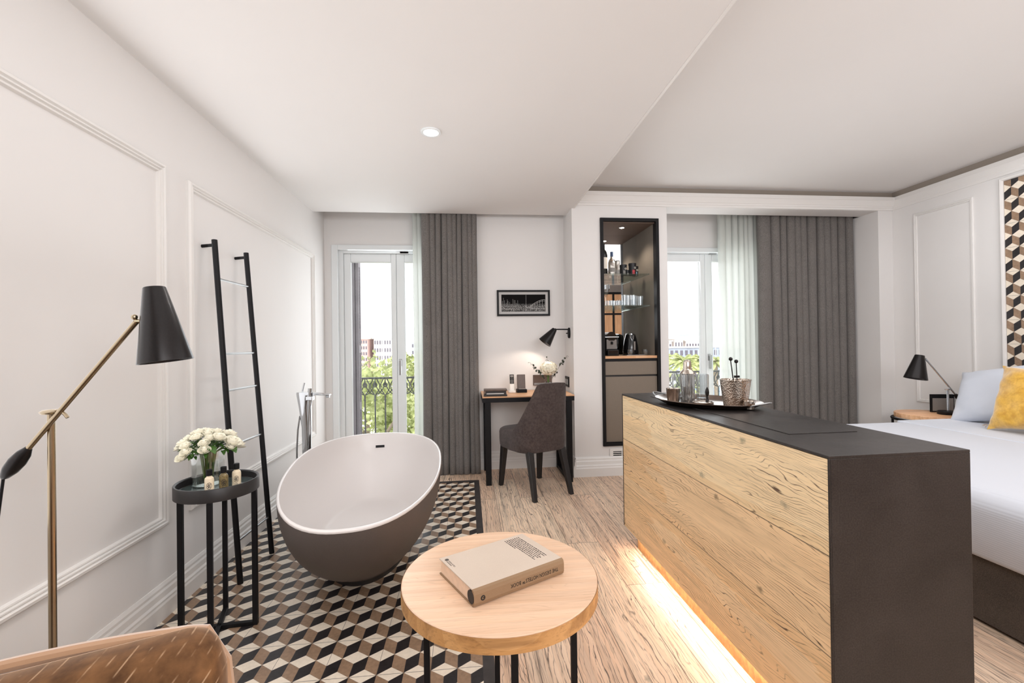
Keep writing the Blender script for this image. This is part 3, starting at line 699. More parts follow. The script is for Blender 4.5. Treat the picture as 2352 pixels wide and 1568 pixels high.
# toiletries
def toiletry(x, y, body, label, lab=True, rz=-.55):
    t_ = thing('toiletry_bottle', label, 'bottle', (x, y, .591), rz, None)
    bm = B(); lathe(bm, [(.001, 0), (.0150, 0), (.0165, .002), (.0165, .052), (.0150, .059), (.0095, .064), (.0088, .068), (.001, .068)], (0, 0, 0), 28, cap=False); bo = obj('bottle_body', bm, body, t_, smooth=True, local=True)
    bm = B(); cyl(bm, (0, 0, .068), (0, 0, .092), .0112, n=28); obj('cap', bm, M['black'], t_, smooth=True, local=True, bev=.001, label='black screw cap')
    if lab:
        bm = B(); n = 16
        for kx, (r0, r1) in enumerate(((0.0115, .0135), (.0000, .0085))):
            for i in range(n):
                pts = []
                for rad, q in ((r0, i), (r1, i), (r1, i+1), (r0, i+1)):
                    a_ = 2*PI*q/n; u_ = rad*.72*math.cos(a_); w_ = rad*math.sin(a_)
                    ph = -PI/2+u_/.0168; pts.append((.0168*math.cos(ph), .0168*math.sin(ph), .030+w_))
                if r0 == 0: pts = pts[1:3]+[pts[0]]
                if kx == 0 or i % 3: bm.faces.new([bm.verts.new(p) for p in pts])
        for jz in (.004, .0075, .011):
            for i in range(6):
                ph0 = -PI/2-.35+i*.12; bm.faces.new([bm.verts.new((.0168*math.cos(p_), .0168*math.sin(p_), z_)) for p_, z_ in ((ph0, jz), (ph0+.08, jz), (ph0+.08, jz+.0018), (ph0, jz+.0018))])
        obj('oval_label', bm, M['ink'], bo, local=True, label='oval black printed label')
toiletry(-1.040, 1.900, M['lotion'], 'cream lotion bottle with black cap at front of round tray, nearest the roses', rz=.45)
toiletry(-1.005, 1.938, M['gel'], 'clear bottle of olive bath gel with black cap, middle of three on tray', True, .5)
toiletry(-.978, 1.985, M['lotion'], 'cream lotion bottle with black cap farthest back of three on tray', rz=.4)
t_ = thing('soap_packet', 'long white wrapped soap with a small drawn mark lying on tray', 'soap', (-.982, 1.888, .591), .62)
bm = B(); box(bm, -.034, .034, -.012, .012, 0, .011); pk = obj('wrapper', bm, M['soapwhite'], t_, local=True, bev=.002)
bm = B(); torus(bm, (.018, 0, .0115), .005, .0007, 16, 6); cyl(bm, (.010, -.006, .0115), (.016, -.003, .0115), .0007, n=6); obj('printed_mark', bm, M['ink'], pk, local=True)
t_ = thing('soap_packet', 'short peach wrapped soap at right edge of the tray', 'soap', (-.930, 1.945, .591), .5)
bm = B(); box(bm, -.020, .020, -.012, .012, 0, .013); obj('wrapper', bm, M['soapwrap'], t_, local=True, bev=.002)

# ------------------------------------------------------------------ floor lamp
lx, ly = -1.106, 1.30
t_ = thing('floor_lamp', 'brass floor lamp with black cone shade on a slanted arm by left wall', 'lamp', (lx, ly, 0))
bm = B(); cyl(bm, (lx, ly, .02), (lx, ly, 1.000), .0085, n=20); obj('pole', bm, M['brass'], t_, smooth=True)
bm = B(); lathe(bm, [(.001, 0), (.125, 0), (.128, .004), (.128, .018), (.120, .024), (.001, .026)], (lx, ly, 0), 48, cap=False); obj('base', bm, M['black'], t_, smooth=True)
A0, A1 = Vector((-1.150, 1.285, .912)), Vector((-.884, 1.285, 1.243))
bm = B(); cyl(bm, A0, A1, .0068, n=16); arm = obj('arm', bm, M['brass'], t_, smooth=True)
bm = B(); lathe(bm, [(.001, .0), (.020, .002), (.024, .007), (.018, .012), (.001, .014)], (lx, ly, 1.000), 24, cap=False); tube(bm, [(lx+.012, ly-.004, 1.008), (lx+.030, ly-.012, 1.014), (lx+.046, ly-.014, 1.000), (lx+.052, ly-.0145, .992)], .004); obj('pivot_knob', bm, M['brass'], t_, smooth=True)
d = (A0-A1).normalized(); s_, u_ = frame_of(d)
wp = [(.001, -.004), (.008, 0), (.0155, .018), (.019, .042), (.0175, .068), (.011, .090), (.006, .097), (.001, .098)]
MM = basis(A0-d*.004, s_, u_, d)
bm = B(); lathe(bm, wp, (0, 0, 0), 28, MM, cap=False); cw = obj('counterweight', bm, M['shade'], arm, smooth=True, label='black egg-shaped counterweight handle')
e0 = A0+d*.092
bm = B(); tube(bm, [e0, e0+Vector((-.004, 0, -.03)), e0+Vector((-.018, 0, -.14)), e0+Vector((-.045, -.01, -.27)), e0+Vector((-.065, -.02, -.40)), e0+Vector((-.07, -.02, -.62)), e0+Vector((-.05, -.02, -.835)), e0+Vector((.06, 0, -.84))], .0034, 8); obj('cord', bm, M['black'], t_, smooth=True)
S0, S1 = Vector((-.848, 1.30, 1.338)), Vector((-.820, 1.30, 1.136))
d = (S1-S0).normalized(); s_, u_ = frame_of(d); MM = basis(S0, s_, u_, d); L_ = (S1-S0).length
bm = B(); lathe(bm, [(.001, 0), (.0245, 0), (.026, .002), (.0635, L_), (.0620, L_), (.0245, .006), (.001, .005)], (0, 0, 0), 48, MM, cap=False); sh = obj('shade', bm, M['shade'], t_, smooth=True, label='satin black cone shade')
bm = B(); ball(bm, S0.lerp(S1, .72), .02, 14, 10); obj('bulb', bm, M['bulb'], sh, smooth=True)
bm = B(); ball(bm, (-.888, 1.285, 1.256), .008); cyl(bm, (-.888, 1.285, 1.245), (-.868, 1.295, 1.245), .006); obj('shade_joint', bm, M['brass'], t_, smooth=True)

# ------------------------------------------------------------------ armchair (corner of its back shows)
t_ = thing('armchair', 'tan velvet armchair with pale furry edge, cut off at bottom left corner', 'armchair', (-.660, .420, 0), math.radians(10))
def back_ring(z, w, y0, y1, r=.045):
    pts = rrect(w*2, y1-y0, r, 6, 0, (y0+y1)/2)
    return [(x, y-.055*(x/w)**2*(1 if abs(x) < 9 else 0), z) for x, y in pts]
bm = B()
zs = [(.18, .325, .20, .335), (.40, .335, .205, .338), (.58, .340, .215, .336), (.655, .338, .222, .334), (.690, .330, .232, .328), (.706, .318, .246, .318), (.713, .300, .262, .306)]
loft(bm, [back_ring(z, w, a_, b_, min(.045, (b_-a_)*.48)) for z, w, a_, b_ in zs])
for v_ in bm.verts: v_.co.z += .105*(v_.co.x+.03) if v_.co.z > .6 else 0
obj('backrest', bm, M['tan'], t_, smooth=True, local=True, angle=70)
bm = B()
edge = [(x, .308-.055*(x/.34)**2, .700+.105*(x+.03)) for x in [i/14*.30-.0 for i in range(-14, 15)]]
pts = [(-.34, .25, .35)]+[(-.338, .262, .60)]+edge+[(.328, .262, .685), (.340, .25, .60), (.34, .24, .35)]
tube(bm, pts, .0100, 10); obj('edge_piping', bm, M['piping'], t_, smooth=True, local=True, label='pale furry edge of the back')
bm = B(); prism(bm, rrect(.56, .58, .06), .20, .40, Matrix.Translation((0, -.07, 0))); obj('seat', bm, M['tan'], t_, local=True, bev=.03, seg=3, smooth=True)
for s_ in (-1, 1):
    bm = B(); prism(bm, rrect(.075, .52, .035, cx=s_*.305, cy=-.05), .18, .52); obj('armrest', bm, M['tan'], t_, local=True, bev=.02, smooth=True)
    for y_ in (-.28, .24):
        bm = B(); cyl(bm, (s_*.26, y_, .20), (s_*.28, y_*1.05, 0), .018, .011); obj('leg', bm, M['blackwood'], t_, local=True, smooth=True)

# ------------------------------------------------------------------ round coffee table and book
cx, cy, ch = .085, 1.305, .50
t_ = thing('coffee_table', 'round pale oak coffee table with thin black square legs, in foreground', 'table', (cx, cy, 0))
bm = B(); lathe(bm, [(.001, ch-.041), (.281, ch-.041), (.281, ch-.002), (.279, ch), (.001, ch)], (cx, cy, 0), 96, cap=False, sy=1.02); top = obj('tabletop', bm, M['oaktable'], t_, smooth=True)
bm = B(); rs = [[(cx+.2822*math.cos(2*PI*i/96), cy+.2822*1.02*math.sin(2*PI*i/96), z) for i in range(96)] for z in (ch-.041, ch-.0025)]; loft(bm, rs, False, False); obj('edge_band', bm, M['oakedge'], top, smooth=True, label='darker oak edge band')
for lx_, ly_, rz in ((-.128, 1.300, .1), (.298, 1.285, .1), (.104, 1.085, .8), (.086, 1.512, .8)):
    bm = B(); MM = Matrix.Translation((lx_, ly_, 0)) @ Matrix.Rotation(0, 4, 'Z'); box(bm, -.0085, .0085, -.0085, .0085, 0, ch-.041, MM); obj('leg', bm, M['black'], t_, bev=.001)
bm = B(); torus(bm, (cx, cy, ch-.047), .215, .006, 48, 8); obj('under_ring', bm, M['black'], t_, smooth=True)
NL, RR, LL = Vector((.005, 1.140, 0)), Vector((.267, 1.278, 0)), Vector((-.090, 1.326, 0))
ex = (RR-NL).normalized(); ey = Vector((-ex.y, ex.x, 0)); an = math.atan2(ex.y, ex.x); BL, BW, BH = .296, .206, .045
t_ = thing('book', 'thick greige hardback book lying face down on round oak table', 'book', (NL.x, NL.y, ch), an)
bm = B(); box(bm, .004, BL-.004, .010, BW-.004, .0035, BH-.0035)
pg = obj('page_block', bm, M['paper'], t_, local=True)
bm = B(); box(bm, 0, BL, .004, BW, BH-.0035, BH); cov = obj('cover', bm, M['bookcover'], t_, local=True, bev=.001)
bm = B(); box(bm, 0, BL, .004, BW, 0, .0035); obj('cover', bm, M['bookspine'], t_, local=True, bev=.001)
bm = B(); sp = [(.004, 0), (-.003, .003), (-.006, .012), (-.006, BH-.012), (-.003, BH-.003), (.004, BH)]
loft(bm, [[(x_, a_, b_) for a_, b_ in sp+[(.006, BH-.004), (.006, .004)]] for x_ in (0, BL)]); spn = obj('spine', bm, M['bookspine'], t_, local=True, label='tan spine with black lettering')
bm = B(); cyl(bm, (-.001, .012, BH*.5), (.004, .012, BH*.5), .017, n=20); obj('head_hollow', bm, M['ink'], spn, local=True)
bm = B(); text_mesh(bm, 'THE DESIGN HOTELS\u2122 BOOK', .0150, basis((BL-.022, -.0064, BH*.5+.005), (-1, 0, 0), (0, 0, -1)), .0002, sx=.80); obj('spine_title', bm, M['ink'], spn, local=True)
bm = B(); torus(bm, (0, 0, 0), .0052, .0016, 20, 6, basis((.026, -.0062, BH*.45), (1, 0, 0), (0, 0, 1))); box(bm, .0215+.003, .0215+.0085, -.0068, -.0058, BH*.45-.0008, BH*.45+.0008); obj('spine_emblem', bm, M['ink'], spn, local=True)
bm = B(); rnd = random.Random(4)
# paragraph at the far end of the cover: eight tight rows of small print
for row in range(8):
    x_ = BL-.028-row*.0072; lines = .150 if row < 7 else .062; y_ = BW-.016 if row < 7 else BW-.016
    if row in (2, 5): lines -= .012
    pos = 0
    while pos < lines:
        w_ = rnd.uniform(.004, .012); w_ = min(w_, lines-pos)
        q = 0
        while q < w_:
            g = rnd.uniform(.0010, .0019); hh = rnd.choice((.0022, .0030, .0030, .0038)); box(bm, x_-.0015, x_-.0015+hh, y_-pos-q-g*.72, y_-pos-q, BH, BH+.0002); q += g
        pos += w_+.0026
obj('back_text', bm, M['ink'], cov, local=True)
bm = B(); torus(bm, (.014, BW-.022, BH), .0050, .0011, 20, 6); torus(bm, (.014, BW-.022, BH), .0022, .0009, 14, 6)
text_mesh(bm, 'DESIGN HOTELS', .0068, basis((.0135, BW-.030, BH), (0, -1, 0), (1, 0, 0)), .0002, sx=.85)
for i in range(9): box(bm, .0085, .0110, BW-.033-i*.0035, BW-.0305-i*.0035, BH, BH+.0002)
obj('cover_emblem', bm, M['greyink'], cov, local=True)

# ================================================================== ISLAND
t_ = thing('cabinet_island', 'long oak fronted island with black steel top, floating over a lit plinth', 'cabinet', (.923, 1.060, 0), .0155)
W_, D_, H_ = .416, 1.482, .870
bm = B(); box(bm, 0, W_, 0, D_, H_-.008, H_); box(bm, .004, W_, 0, .010, .10, H_-.008); box(bm, .004, W_, D_-.010, D_, .10, H_-.008); box(bm, W_-.010, W_, .010, D_-.010, .10, H_-.008); box(bm, 0, .004, 0, .006, .10, H_-.008); box(bm, 0, .004, D_-.006, D_, .10, H_-.008)
obj('steel_casing', bm, M['steel'], t_, local=True, bev=.0012)
bm = B(); box(bm, .002, .022, .007, D_-.007, .10, H_-.010); obj('oak_front', bm, M['oakisland'], t_, local=True, label='knotty oak front panel')
bm = B(); box(bm, .025, W_-.012, .012, D_-.012, .10, .112); obj('underside', bm, M['oakedge'], t_, local=True)
bm = B(); box(bm, .048, W_-.05, .10, D_-.09, 0, .10); obj('plinth', bm, M['oakedge'], t_, local=True)
bm = B(); box(bm, .030, .040, .12, D_-.11, .0945, .0995); obj('led_strip', bm, M['led'], t_, local=True, label='glowing warm light strip')
bm = B(); box(bm, .096, .338, .262, 1.30, H_, H_+.0022); obj('lift_lid', bm, M['steel'], t_, local=True, bev=.0006)

# ---- drinks tray
zt = .870
tc = Vector((1.112, 1.992, zt)); tan_ = math.atan2(-.488, .281)
t_ = thing('serving_tray', 'oval dark silver drinks tray with loop handles on black topped island', 'tray', tc, tan_)
bm = B(); lathe(bm, [(.001, 0), (.72, 0), (.86, .008), (.97, .022), (1.0, .026), (1.0, .029), (.965, .026), (.85, .014), (.74, .0085), (.001, .0085)], (0, 0, 0), 72, cap=False, sx=.250, sy=.178)
obj('tray_dish', bm, plain('antique_silver', rgb(128, 112, 102), .22, 1.0, var=.2, vs=25), t_, smooth=True, local=True)
for s_ in (-1, 1):
    bm = B(); pts = [(s_*(.232+.058*math.sin(PI*q/12)), -.055+.11*q/12, .024+.016*math.sin(PI*q/12)) for q in range(13)]; tube(bm, pts, .0032, 8); obj('handle', bm, M['brushed'], t_, smooth=True, local=True)
zc = zt+.0088
t_ = thing('metal_cup', 'small polished silver cup at left end of drinks tray', 'cup', (1.010, 2.112, zc))
bm = B(); lathe(bm, [(.001, 0), (.027, 0), (.0285, .003), (.0335, .060), (.0350, .062), (.0325, .062), (.027, .006), (.001, .006)], (0, 0, 0), 36, cap=False); obj('cup_body', bm, M['silver'], t_, smooth=True, local=True)
t_ = thing('cocktail_shaker', 'tall silver cocktail shaker with domed cap standing behind ribbed glasses', 'cocktail shaker', (1.125, 2.190, zc))
bm = B(); lathe(bm, [(.001, 0), (.028, 0), (.031, .004), (.037, .118), (.0375, .128), (.001, .128)], (0, 0, 0), 36, cap=False); obj('tumbler', bm, M['silver'], t_, smooth=True, local=True)
bm = B(); lathe(bm, [(.0378, .128), (.034, .136), (.024, .146), (.022, .150), (.0225, .156)], (0, 0, 0), 36); obj('strainer_top', bm, M['silver'], t_, smooth=True, local=True)
bm = B(); lathe(bm, [(.0205, .156), (.0205, .160), (.019, .186), (.015, .195), (.006, .199), (.001, .1995)], (0, 0, 0), 32); obj('cap', bm, M['silver'], t_, smooth=True, local=True)
for x_, y_, lb in ((1.068, 2.180, 'ribbed highball glass at left, between silver cup and shaker'), (1.085, 2.100, 'ribbed highball glass directly in front of cocktail shaker'), (1.163, 2.112, 'ribbed highball glass right of the shaker, beside dark spindle')):
    t_ = thing('highball_glass', lb, 'glass', (x_, y_, zc), 0, 'ribbed highball glasses on the tray')
    bm = B(); n = 112; rs = []
    for r_, z_, rib in ((.0265, 0, 1), (.0275, .003, 1), (.0285, .118, 1), (.0285, .130, 0), (.0270, .130, 0), (.0262, .012, 0), (.001, .012, 0)):
        rs.append([((r_+rib*.0019*math.cos(14*2*PI*i/n))*math.cos(2*PI*i/n), (r_+rib*.0019*math.cos(14*2*PI*i/n))*math.sin(2*PI*i/n), z_) for i in range(n)])
    loft(bm, rs, True, True); obj('glass_wall', bm, M['ribbed'], t_, smooth=True, local=True, angle=60)
t_ = thing('ice_bucket', 'hammered silver ice bucket at right end of drinks tray', 'ice bucket', (1.186, 1.875, zc))
bm = B(); lathe(bm, [(.001, 0), (.046, 0), (.049, .003), (.0635, .116), (.0655, .118), (.0655, .121), (.0615, .121), (.047, .008), (.001, .008)], (0, 0, 0), 56, cap=False); obj('bucket_body', bm, M['hammered'], t_, smooth=True, local=True)
t_ = thing('ice_tongs', 'dark tongs with two ball ends standing in the ice bucket', 'tongs', (1.186, 1.875, zc+.010))
for dx, zt_ in ((-.022, .196), (.004, .185)):
    bm = B(); cyl(bm, (.010+dx*.3, 0, .004), (dx-.004, -.01, zt_), .0028, .0022, n=8); ball(bm, (dx-.004, -.01, zt_+.006), .0085, 14, 10); obj('arm', bm, M['shade'], t_, smooth=True, local=True)
bm = B(); box(bm, -.006, .018, -.008, .002, .118, .128); obj('clasp', bm, M['shade'], t_, local=True, bev=.002)
t_ = thing('jigger', 'tiny low silver measuring cup in front of the ice bucket', 'measuring cup', (1.196, 1.792, zc))
bm = B(); lathe(bm, [(.001, 0), (.018, 0), (.021, .020), (.0225, .034), (.021, .034), (.017, .004), (.001, .004)], (0, 0, 0), 32, cap=False); obj('cup_body', bm, M['silver'], t_, smooth=True, local=True)
t_ = thing('cocktail_strainer', 'flat dark strainer ring with an upright spindle grip at tray centre', 'strainer', (1.108, 2.010, zc))
bm = B(); torus(bm, (0, 0, .004), .045, .003, 40, 8); cyl(bm, (0, 0, .001), (0, 0, .003), .044, n=40); obj('ring', bm, M['silver'], t_, smooth=True, local=True)
bm = B(); lathe(bm, [(.001, 0), (.0085, .001), (.0065, .010), (.0045, .018), (.008, .022), (.0045, .026), (.0075, .034), (.0095, .046), (.0070, .060), (.002, .070), (.0005, .072)], (.036, .026, .0), 20, cap=False); obj('spindle_grip', bm, M['shade'], t_, smooth=True, local=True)

# ================================================================== BED
bx0, bx1, by0, by1, bz = 2.035, 3.985, 1.25, 3.055, .555
t_ = thing('bed', 'double bed with white linen on a dark woven base, beyond the island', 'bed', ((bx0+bx1)/2, (by0+by1)/2, 0))
bm = B(); prism(bm, rrect(bx1-bx0-.06, by1-by0-.04, .03, cx=(bx0+bx1)/2+.01, cy=(by0+by1)/2), .012, .30); obj('bed_base', bm, M['bedbase'], t_, bev=.006)
for x_ in (bx0+.12, bx1-.12):
    for y_ in (by0+.12, by1-.12):
        bm = B(); cyl(bm, (x_, y_, 0), (x_, y_, .013), .03); obj('foot', bm, M['black'], t_, smooth=True)
bm = B(); n = 9; r = .085
rs = []
P0 = lambda ins, z, rad: [(x, y, z) for x, y in rrect(bx1-bx0-2*ins, by1-by0-2*ins, rad, 8, (bx0+bx1)/2, (by0+by1)/2)]
rs.append(P0(.012, .285, .05)); rs.append(P0(0, .30, .05)); rs.append(P0(0, bz-r, .05))
for i in range(1, n+1):
    a_ = PI/2*i/n; rs.append(P0(r*(1-math.cos(a_)), bz-r+r*math.sin(a_), .05+r*(1-math.cos(a_))*.4))
loft(bm, rs, True, True); dv = obj('duvet', bm, M['duvet'], t_, smooth=True, angle=60)
bm = B(); box(bm, 3.2, bx1-.02, by0+.03, by1-.02, bz-.01, bz+.004); obj('top_sheet', bm, M['linen'], dv, bev=.004)

def cushion_mesh(w, h, t, nu=28, nv=24, sag=.10, ruff=0.0, seed=1, corner=.0):
    rnd = random.Random(seed); ph = [rnd.uniform(0, 6) for _ in range(6)]
    bm = B(); top = {}; bot = {}
    for i in range(nu+1):
        for j in range(nv+1):
            u_, v_ = i/nu*2-1, j/nv*2-1
            x = w/2*u_*(1-sag*(1-v_*v_)*abs(u_)**3); y = h/2*v_*(1-sag*(1-u_*u_)*abs(v_)**3)
            prof_ = (max(0, 1-u_**4)*max(0, 1-v_**4))**.55
            cr = 1-.35*max(0, (u_*u_*v_*v_))**.8
            wr = ruff*(math.sin(9*u_+4*v_+ph[0])*.5+math.sin(5*u_-11*v_+ph[1])*.5+math.sin(17*(u_+v_)+ph[2])*.3)*(.4+abs(u_*v_))
            z = t/2*prof_*cr
            e = (i in (0, nu)) or (j in (0, nv))
            zz = .004*math.sin(20*u_+ph[3])*math.cos(17*v_+ph[4]) if e else 0
            top[i, j] = bm.verts.new((x, y, z+wr*prof_**.3+zz))
            bot[i, j] = top[i, j] if e else bm.verts.new((x, y, -z+wr*.4))
    for i in range(nu):
        for j in range(nv):
            a_ = [top[i, j], top[i+1, j], top[i+1, j+1], top[i, j+1]]; b_ = [bot[i, j+1], bot[i+1, j+1], bot[i+1, j], bot[i, j]]
            bm.faces.new(a_)
            if set(a_) != set(b_): bm.faces.new(b_)
    return bm
# pillow leaning on the panelled wall, width along Y
def lean(o_, width_dir, lean_from, lean_to, roll=0):
    y_ = (Vector(lean_to)-Vector(lean_from)).normalized(); x_ = Vector(width_dir); x_ = (x_-y_*x_.dot(y_)).normalized()
    c = (Vector(lean_from)+Vector(lean_to))/2
    return basis(c, x_, y_)
bm = cushion_mesh(.60, .46, .15, ruff=.008, seed=3, sag=.07)
bmesh.ops.transform(bm, matrix=lean(0, (0, -1, 0), (3.655, 2.745, .605), (3.885, 2.80, .94)) @ Matrix.Rotation(.10, 4, 'Z'), verts=bm.verts)
obj('pillow', bm, M['linen'], smooth=True, label='white pillow leaning on the wall behind the mustard cushion', cat='pillow', angle=80)
bm = cushion_mesh(.50, .45, .16, ruff=.012, seed=5, sag=.12)
bmesh.ops.transform(bm, matrix=lean(0, (0, -1, 0), (3.44, 2.395, .578), (3.60, 2.40, .985)) @ Matrix.Rotation(.04, 4, 'Z'), verts=bm.verts)
t_ = thing('cushion', 'mustard yellow velvet cushion on the bed at the right picture edge', 'cushion', (3.46, 2.395, .56))
obj('cushion_cover', bm, M['yellow'], t_, smooth=True, angle=80)
bm = B(); rnd = random.Random(2)
for i in range(9):
    a_ = rnd.uniform(-.5, .5); leaf_blade(bm, (3.455, 2.635, .585), (3.43+.02*math.cos(a_), 2.665+.012*math.sin(3*a_), .570+.02*a_), .004)
obj('corner_tassel', bm, M['yellow'], t_, smooth=True)

# ---- nightstand
nx, ny = 3.795, 3.315
t_ = thing('nightstand', 'round oak bedside table with black metal frame, between bed and wall', 'table', (nx, ny, 0))
bm = B(); lathe(bm, [(.001, .512), (.226, .512), (.228, .514), (.228, .548), (.226, .550), (.001, .550)], (nx, ny, 0), 64, cap=False); obj('tabletop', bm, M['oakdesk'], t_, smooth=True)
bm = B(); torus(bm, (nx, ny, .500), .240, .011, 56, 8); obj('ring_frame', bm, M['black'], t_, smooth=True)
for i in range(4):
    a_ = PI/4+PI/2*i; bm = B(); cyl(bm, (nx+.235*math.cos(a_), ny+.235*math.sin(a_), 0), (nx+.235*math.cos(a_), ny+.235*math.sin(a_), .50), .009, n=10); obj('leg', bm, M['black'], t_, smooth=True)
lx2, ly2 = 3.885, 3.25
t_ = thing('bedside_lamp', 'black cone bedside lamp with chrome slanted arm on round oak table', 'lamp', (lx2, ly2, .55))
bm = B(); lathe(bm, [(.001, .0), (.062, 0), (.064, .003), (.064, .022), (.058, .028), (.001, .030)], (lx2-.005, ly2, .55), 40, cap=False); obj('base', bm, M['black'], t_, smooth=True)
bm = B(); cyl(bm, (lx2, ly2, .575), (lx2, ly2, .748), .0085, n=16); obj('pole', bm, M['chrome'], t_, smooth=True)
A0, A1 = Vector((3.985, 3.236, .660)), Vector((3.675, 3.236, 1.006))
bm = B(); cyl(bm, A0, A1, .0062, n=14); arm = obj('arm', bm, M['chrome'], t_, smooth=True)
d = (A0-A1).normalized(); s_, u_ = frame_of(d)
bm = B(); lathe(bm, [(r_*.9, z_*.85) for r_, z_ in wp], (0, 0, 0), 24, basis(A0-d*.075, s_, u_, d), cap=False); obj('counterweight', bm, M['shade'], arm, smooth=True, label='black egg-shaped counterweight')
bm = B(); lathe(bm, [(.001, 0), (.018, .002), (.021, .007), (.014, .012), (.001, .013)], (lx2, ly2, .747), 20, cap=False); obj('pivot_knob', bm, M['chrome'], t_, smooth=True)
S0, S1 = Vector((3.640, 3.250, 1.035)), Vector((3.598, 3.250, .846))
d = (S1-S0).normalized(); s_, u_ = frame_of(d); L_ = (S1-S0).length
bm = B(); lathe(bm, [(.001, 0), (.030, 0), (.0315, .002), (.077, L_), (.0755, L_), (.029, .006), (.001, .005)], (0, 0, 0), 40, basis(S0, s_, u_, d), cap=False); sh = obj('shade', bm, M['shade'], t_, smooth=True, label='satin black cone shade')
bm = B(); ball(bm, S0.lerp(S1, .65), .018); obj('bulb', bm, M['bulbwarm'], sh, smooth=True)
bm = B(); tube(bm, [(3.672, 3.236, 1.008), (3.665, 3.24, 1.015), (3.655, 3.244, 1.010), (3.648, 3.248, .995)], .005); obj('shade_joint', bm, M['chrome'], t_, smooth=True)
t_ = thing('table_display', 'small black and grey bedside display frame behind the bedside lamp', 'display', (3.955, 3.355, .55), -.25)
bm = B(); box(bm, -.085, .085, -.010, .012, 0, .150); obj('housing', bm, M['black'], t_, local=True, bev=.003)
bm = B(); box(bm, -.077, .077, -.0125, -.009, .012, .118); obj('screen', bm, M['greyplastic'], t_, local=True)

# ================================================================== DESK ALCOVE
dx0, dx1, dy0, dy1, dz = .116, .892, 3.685, 4.172, .735
t_ = thing('desk', 'narrow oak topped desk with black steel frame between curtain and pier', 'desk', ((dx0+dx1)/2, (dy0+dy1)/2, 0))
bm = B(); box(bm, dx0, dx1, dy0, dy1, dz-.010, dz); top = obj('desktop', bm, M['oakdesk'], t_, bev=.001)
bm = B(); z0, z1 = dz-.048, dz-.010; box(bm, dx0, dx1, dy0, dy0+.03, z0, z1); box(bm, dx0, dx1, dy1-.03, dy1, z0, z1); box(bm, dx0, dx0+.03, dy0+.03, dy1-.03, z0, z1); box(bm, dx1-.03, dx1, dy0+.03, dy1-.03, z0, z1); obj('apron_frame', bm, M['black'], t_, bev=.0015)
for x_ in (dx0+.022, dx1-.068):
    for y_ in (dy0, dy1-.045):
        bm = B(); box(bm, x_, x_+.046, y_, y_+.045, 0, z0); obj('leg', bm, M['black'], t_, bev=.0015)
bm = B(); box(bm, dx1-.066, dx1-.024, dy0+.045, dy1-.045, 0, .03); obj('floor_rail', bm, M['black'], t_, bev=.0015)
# desk chair, back to the viewer
t_ = thing('desk_chair', 'dark brown velvet desk chair with curved back and black tapered legs at desk', 'chair', (.527, 3.565, 0), math.radians(24.5))
bm = B()
def seatring(z, s_, f_): return [(x*s_, y*s_+f_, z) for x, y in rrect(.455, .475, .13, 8, 0, .035)]
loft(bm, [seatring(.338, .95, 0), seatring(.350, .985, 0), seatring(.40, 1.0, 0), seatring(.455, 1.0, .0), seatring(.475, .975, 0), seatring(.486, .92, 0), seatring(.491, .75, 0)]); obj('seat', bm, M['velvet'], t_, local=True, smooth=True, angle=70)
bm = B(); NS, NP = 18, 30; outer, inner = [], []
for j in range(NS+1):
    h = j/NS; z = .345+(.868-.345)*h
    wtop = .240-.045*h**1.3; dep = .262; yl = -.055*h**1.2-.02*h
    ext = (1.00 - .60*max(0, (h-.22)/.78)**.75) if h > .22 else 1.0       # how far the wings wrap forward
    ro, ri = [], []
    for i in range(NP+1):
        s_ = (i/NP*2-1)*ext; a_ = s_*PI/2*1.02
        cx_ = math.copysign(abs(math.sin(a_))**.72, a_); cy_ = -abs(math.cos(a_))**.72
        zt2 = z-.012*h*abs(i/NP*2-1)**6+.004*h*(1-abs(i/NP*2-1)**2)
        ro.append((wtop*cx_, dep*cy_*.92+.03+yl, zt2)); ri.append(((wtop-.042)*cx_, (dep-.045)*cy_*.92+.03+yl, zt2))
    outer.append(ring(bm, ro)); inner.append(ring(bm, ri))
for a_, b_ in zip(outer, outer[1:]): bridge(bm, a_, b_, False)
for a_, b_ in zip(inner, inner[1:]): bridge(bm, b_, a_, False)
for i in range(NP):
    bm.faces.new((outer[-1][i], outer[-1][i+1], inner[-1][i+1], inner[-1][i])); bm.faces.new((outer[0][i+1], outer[0][i], inner[0][i], inner[0][i+1]))
for i in (0, NP):
    for j in range(NS): bm.faces.new((outer[j][i], inner[j][i], inner[j+1][i], outer[j+1][i]))
obj('backrest', bm, M['velvet'], t_, local=True, smooth=True, angle=50)
for (x_, y_, xf, yf) in ((-.175, .185, -.19, .225), (.175, .185, .185, .215), (-.150, -.16, -.172, -.262), (.150, -.16, .165, -.262)):
    bm = B(); lo, hi = .0165, .025
    loft(bm, [[(xf+a_*lo, yf+b_*lo, 0) for a_, b_ in ((-1, -1), (1, -1), (1, 1), (-1, 1))], [(x_+a_*hi, y_+b_*hi, .352) for a_, b_ in ((-1, -1), (1, -1), (1, 1), (-1, 1))]]); obj('leg', bm, M['blackwood'], t_, local=True, bev=.004)
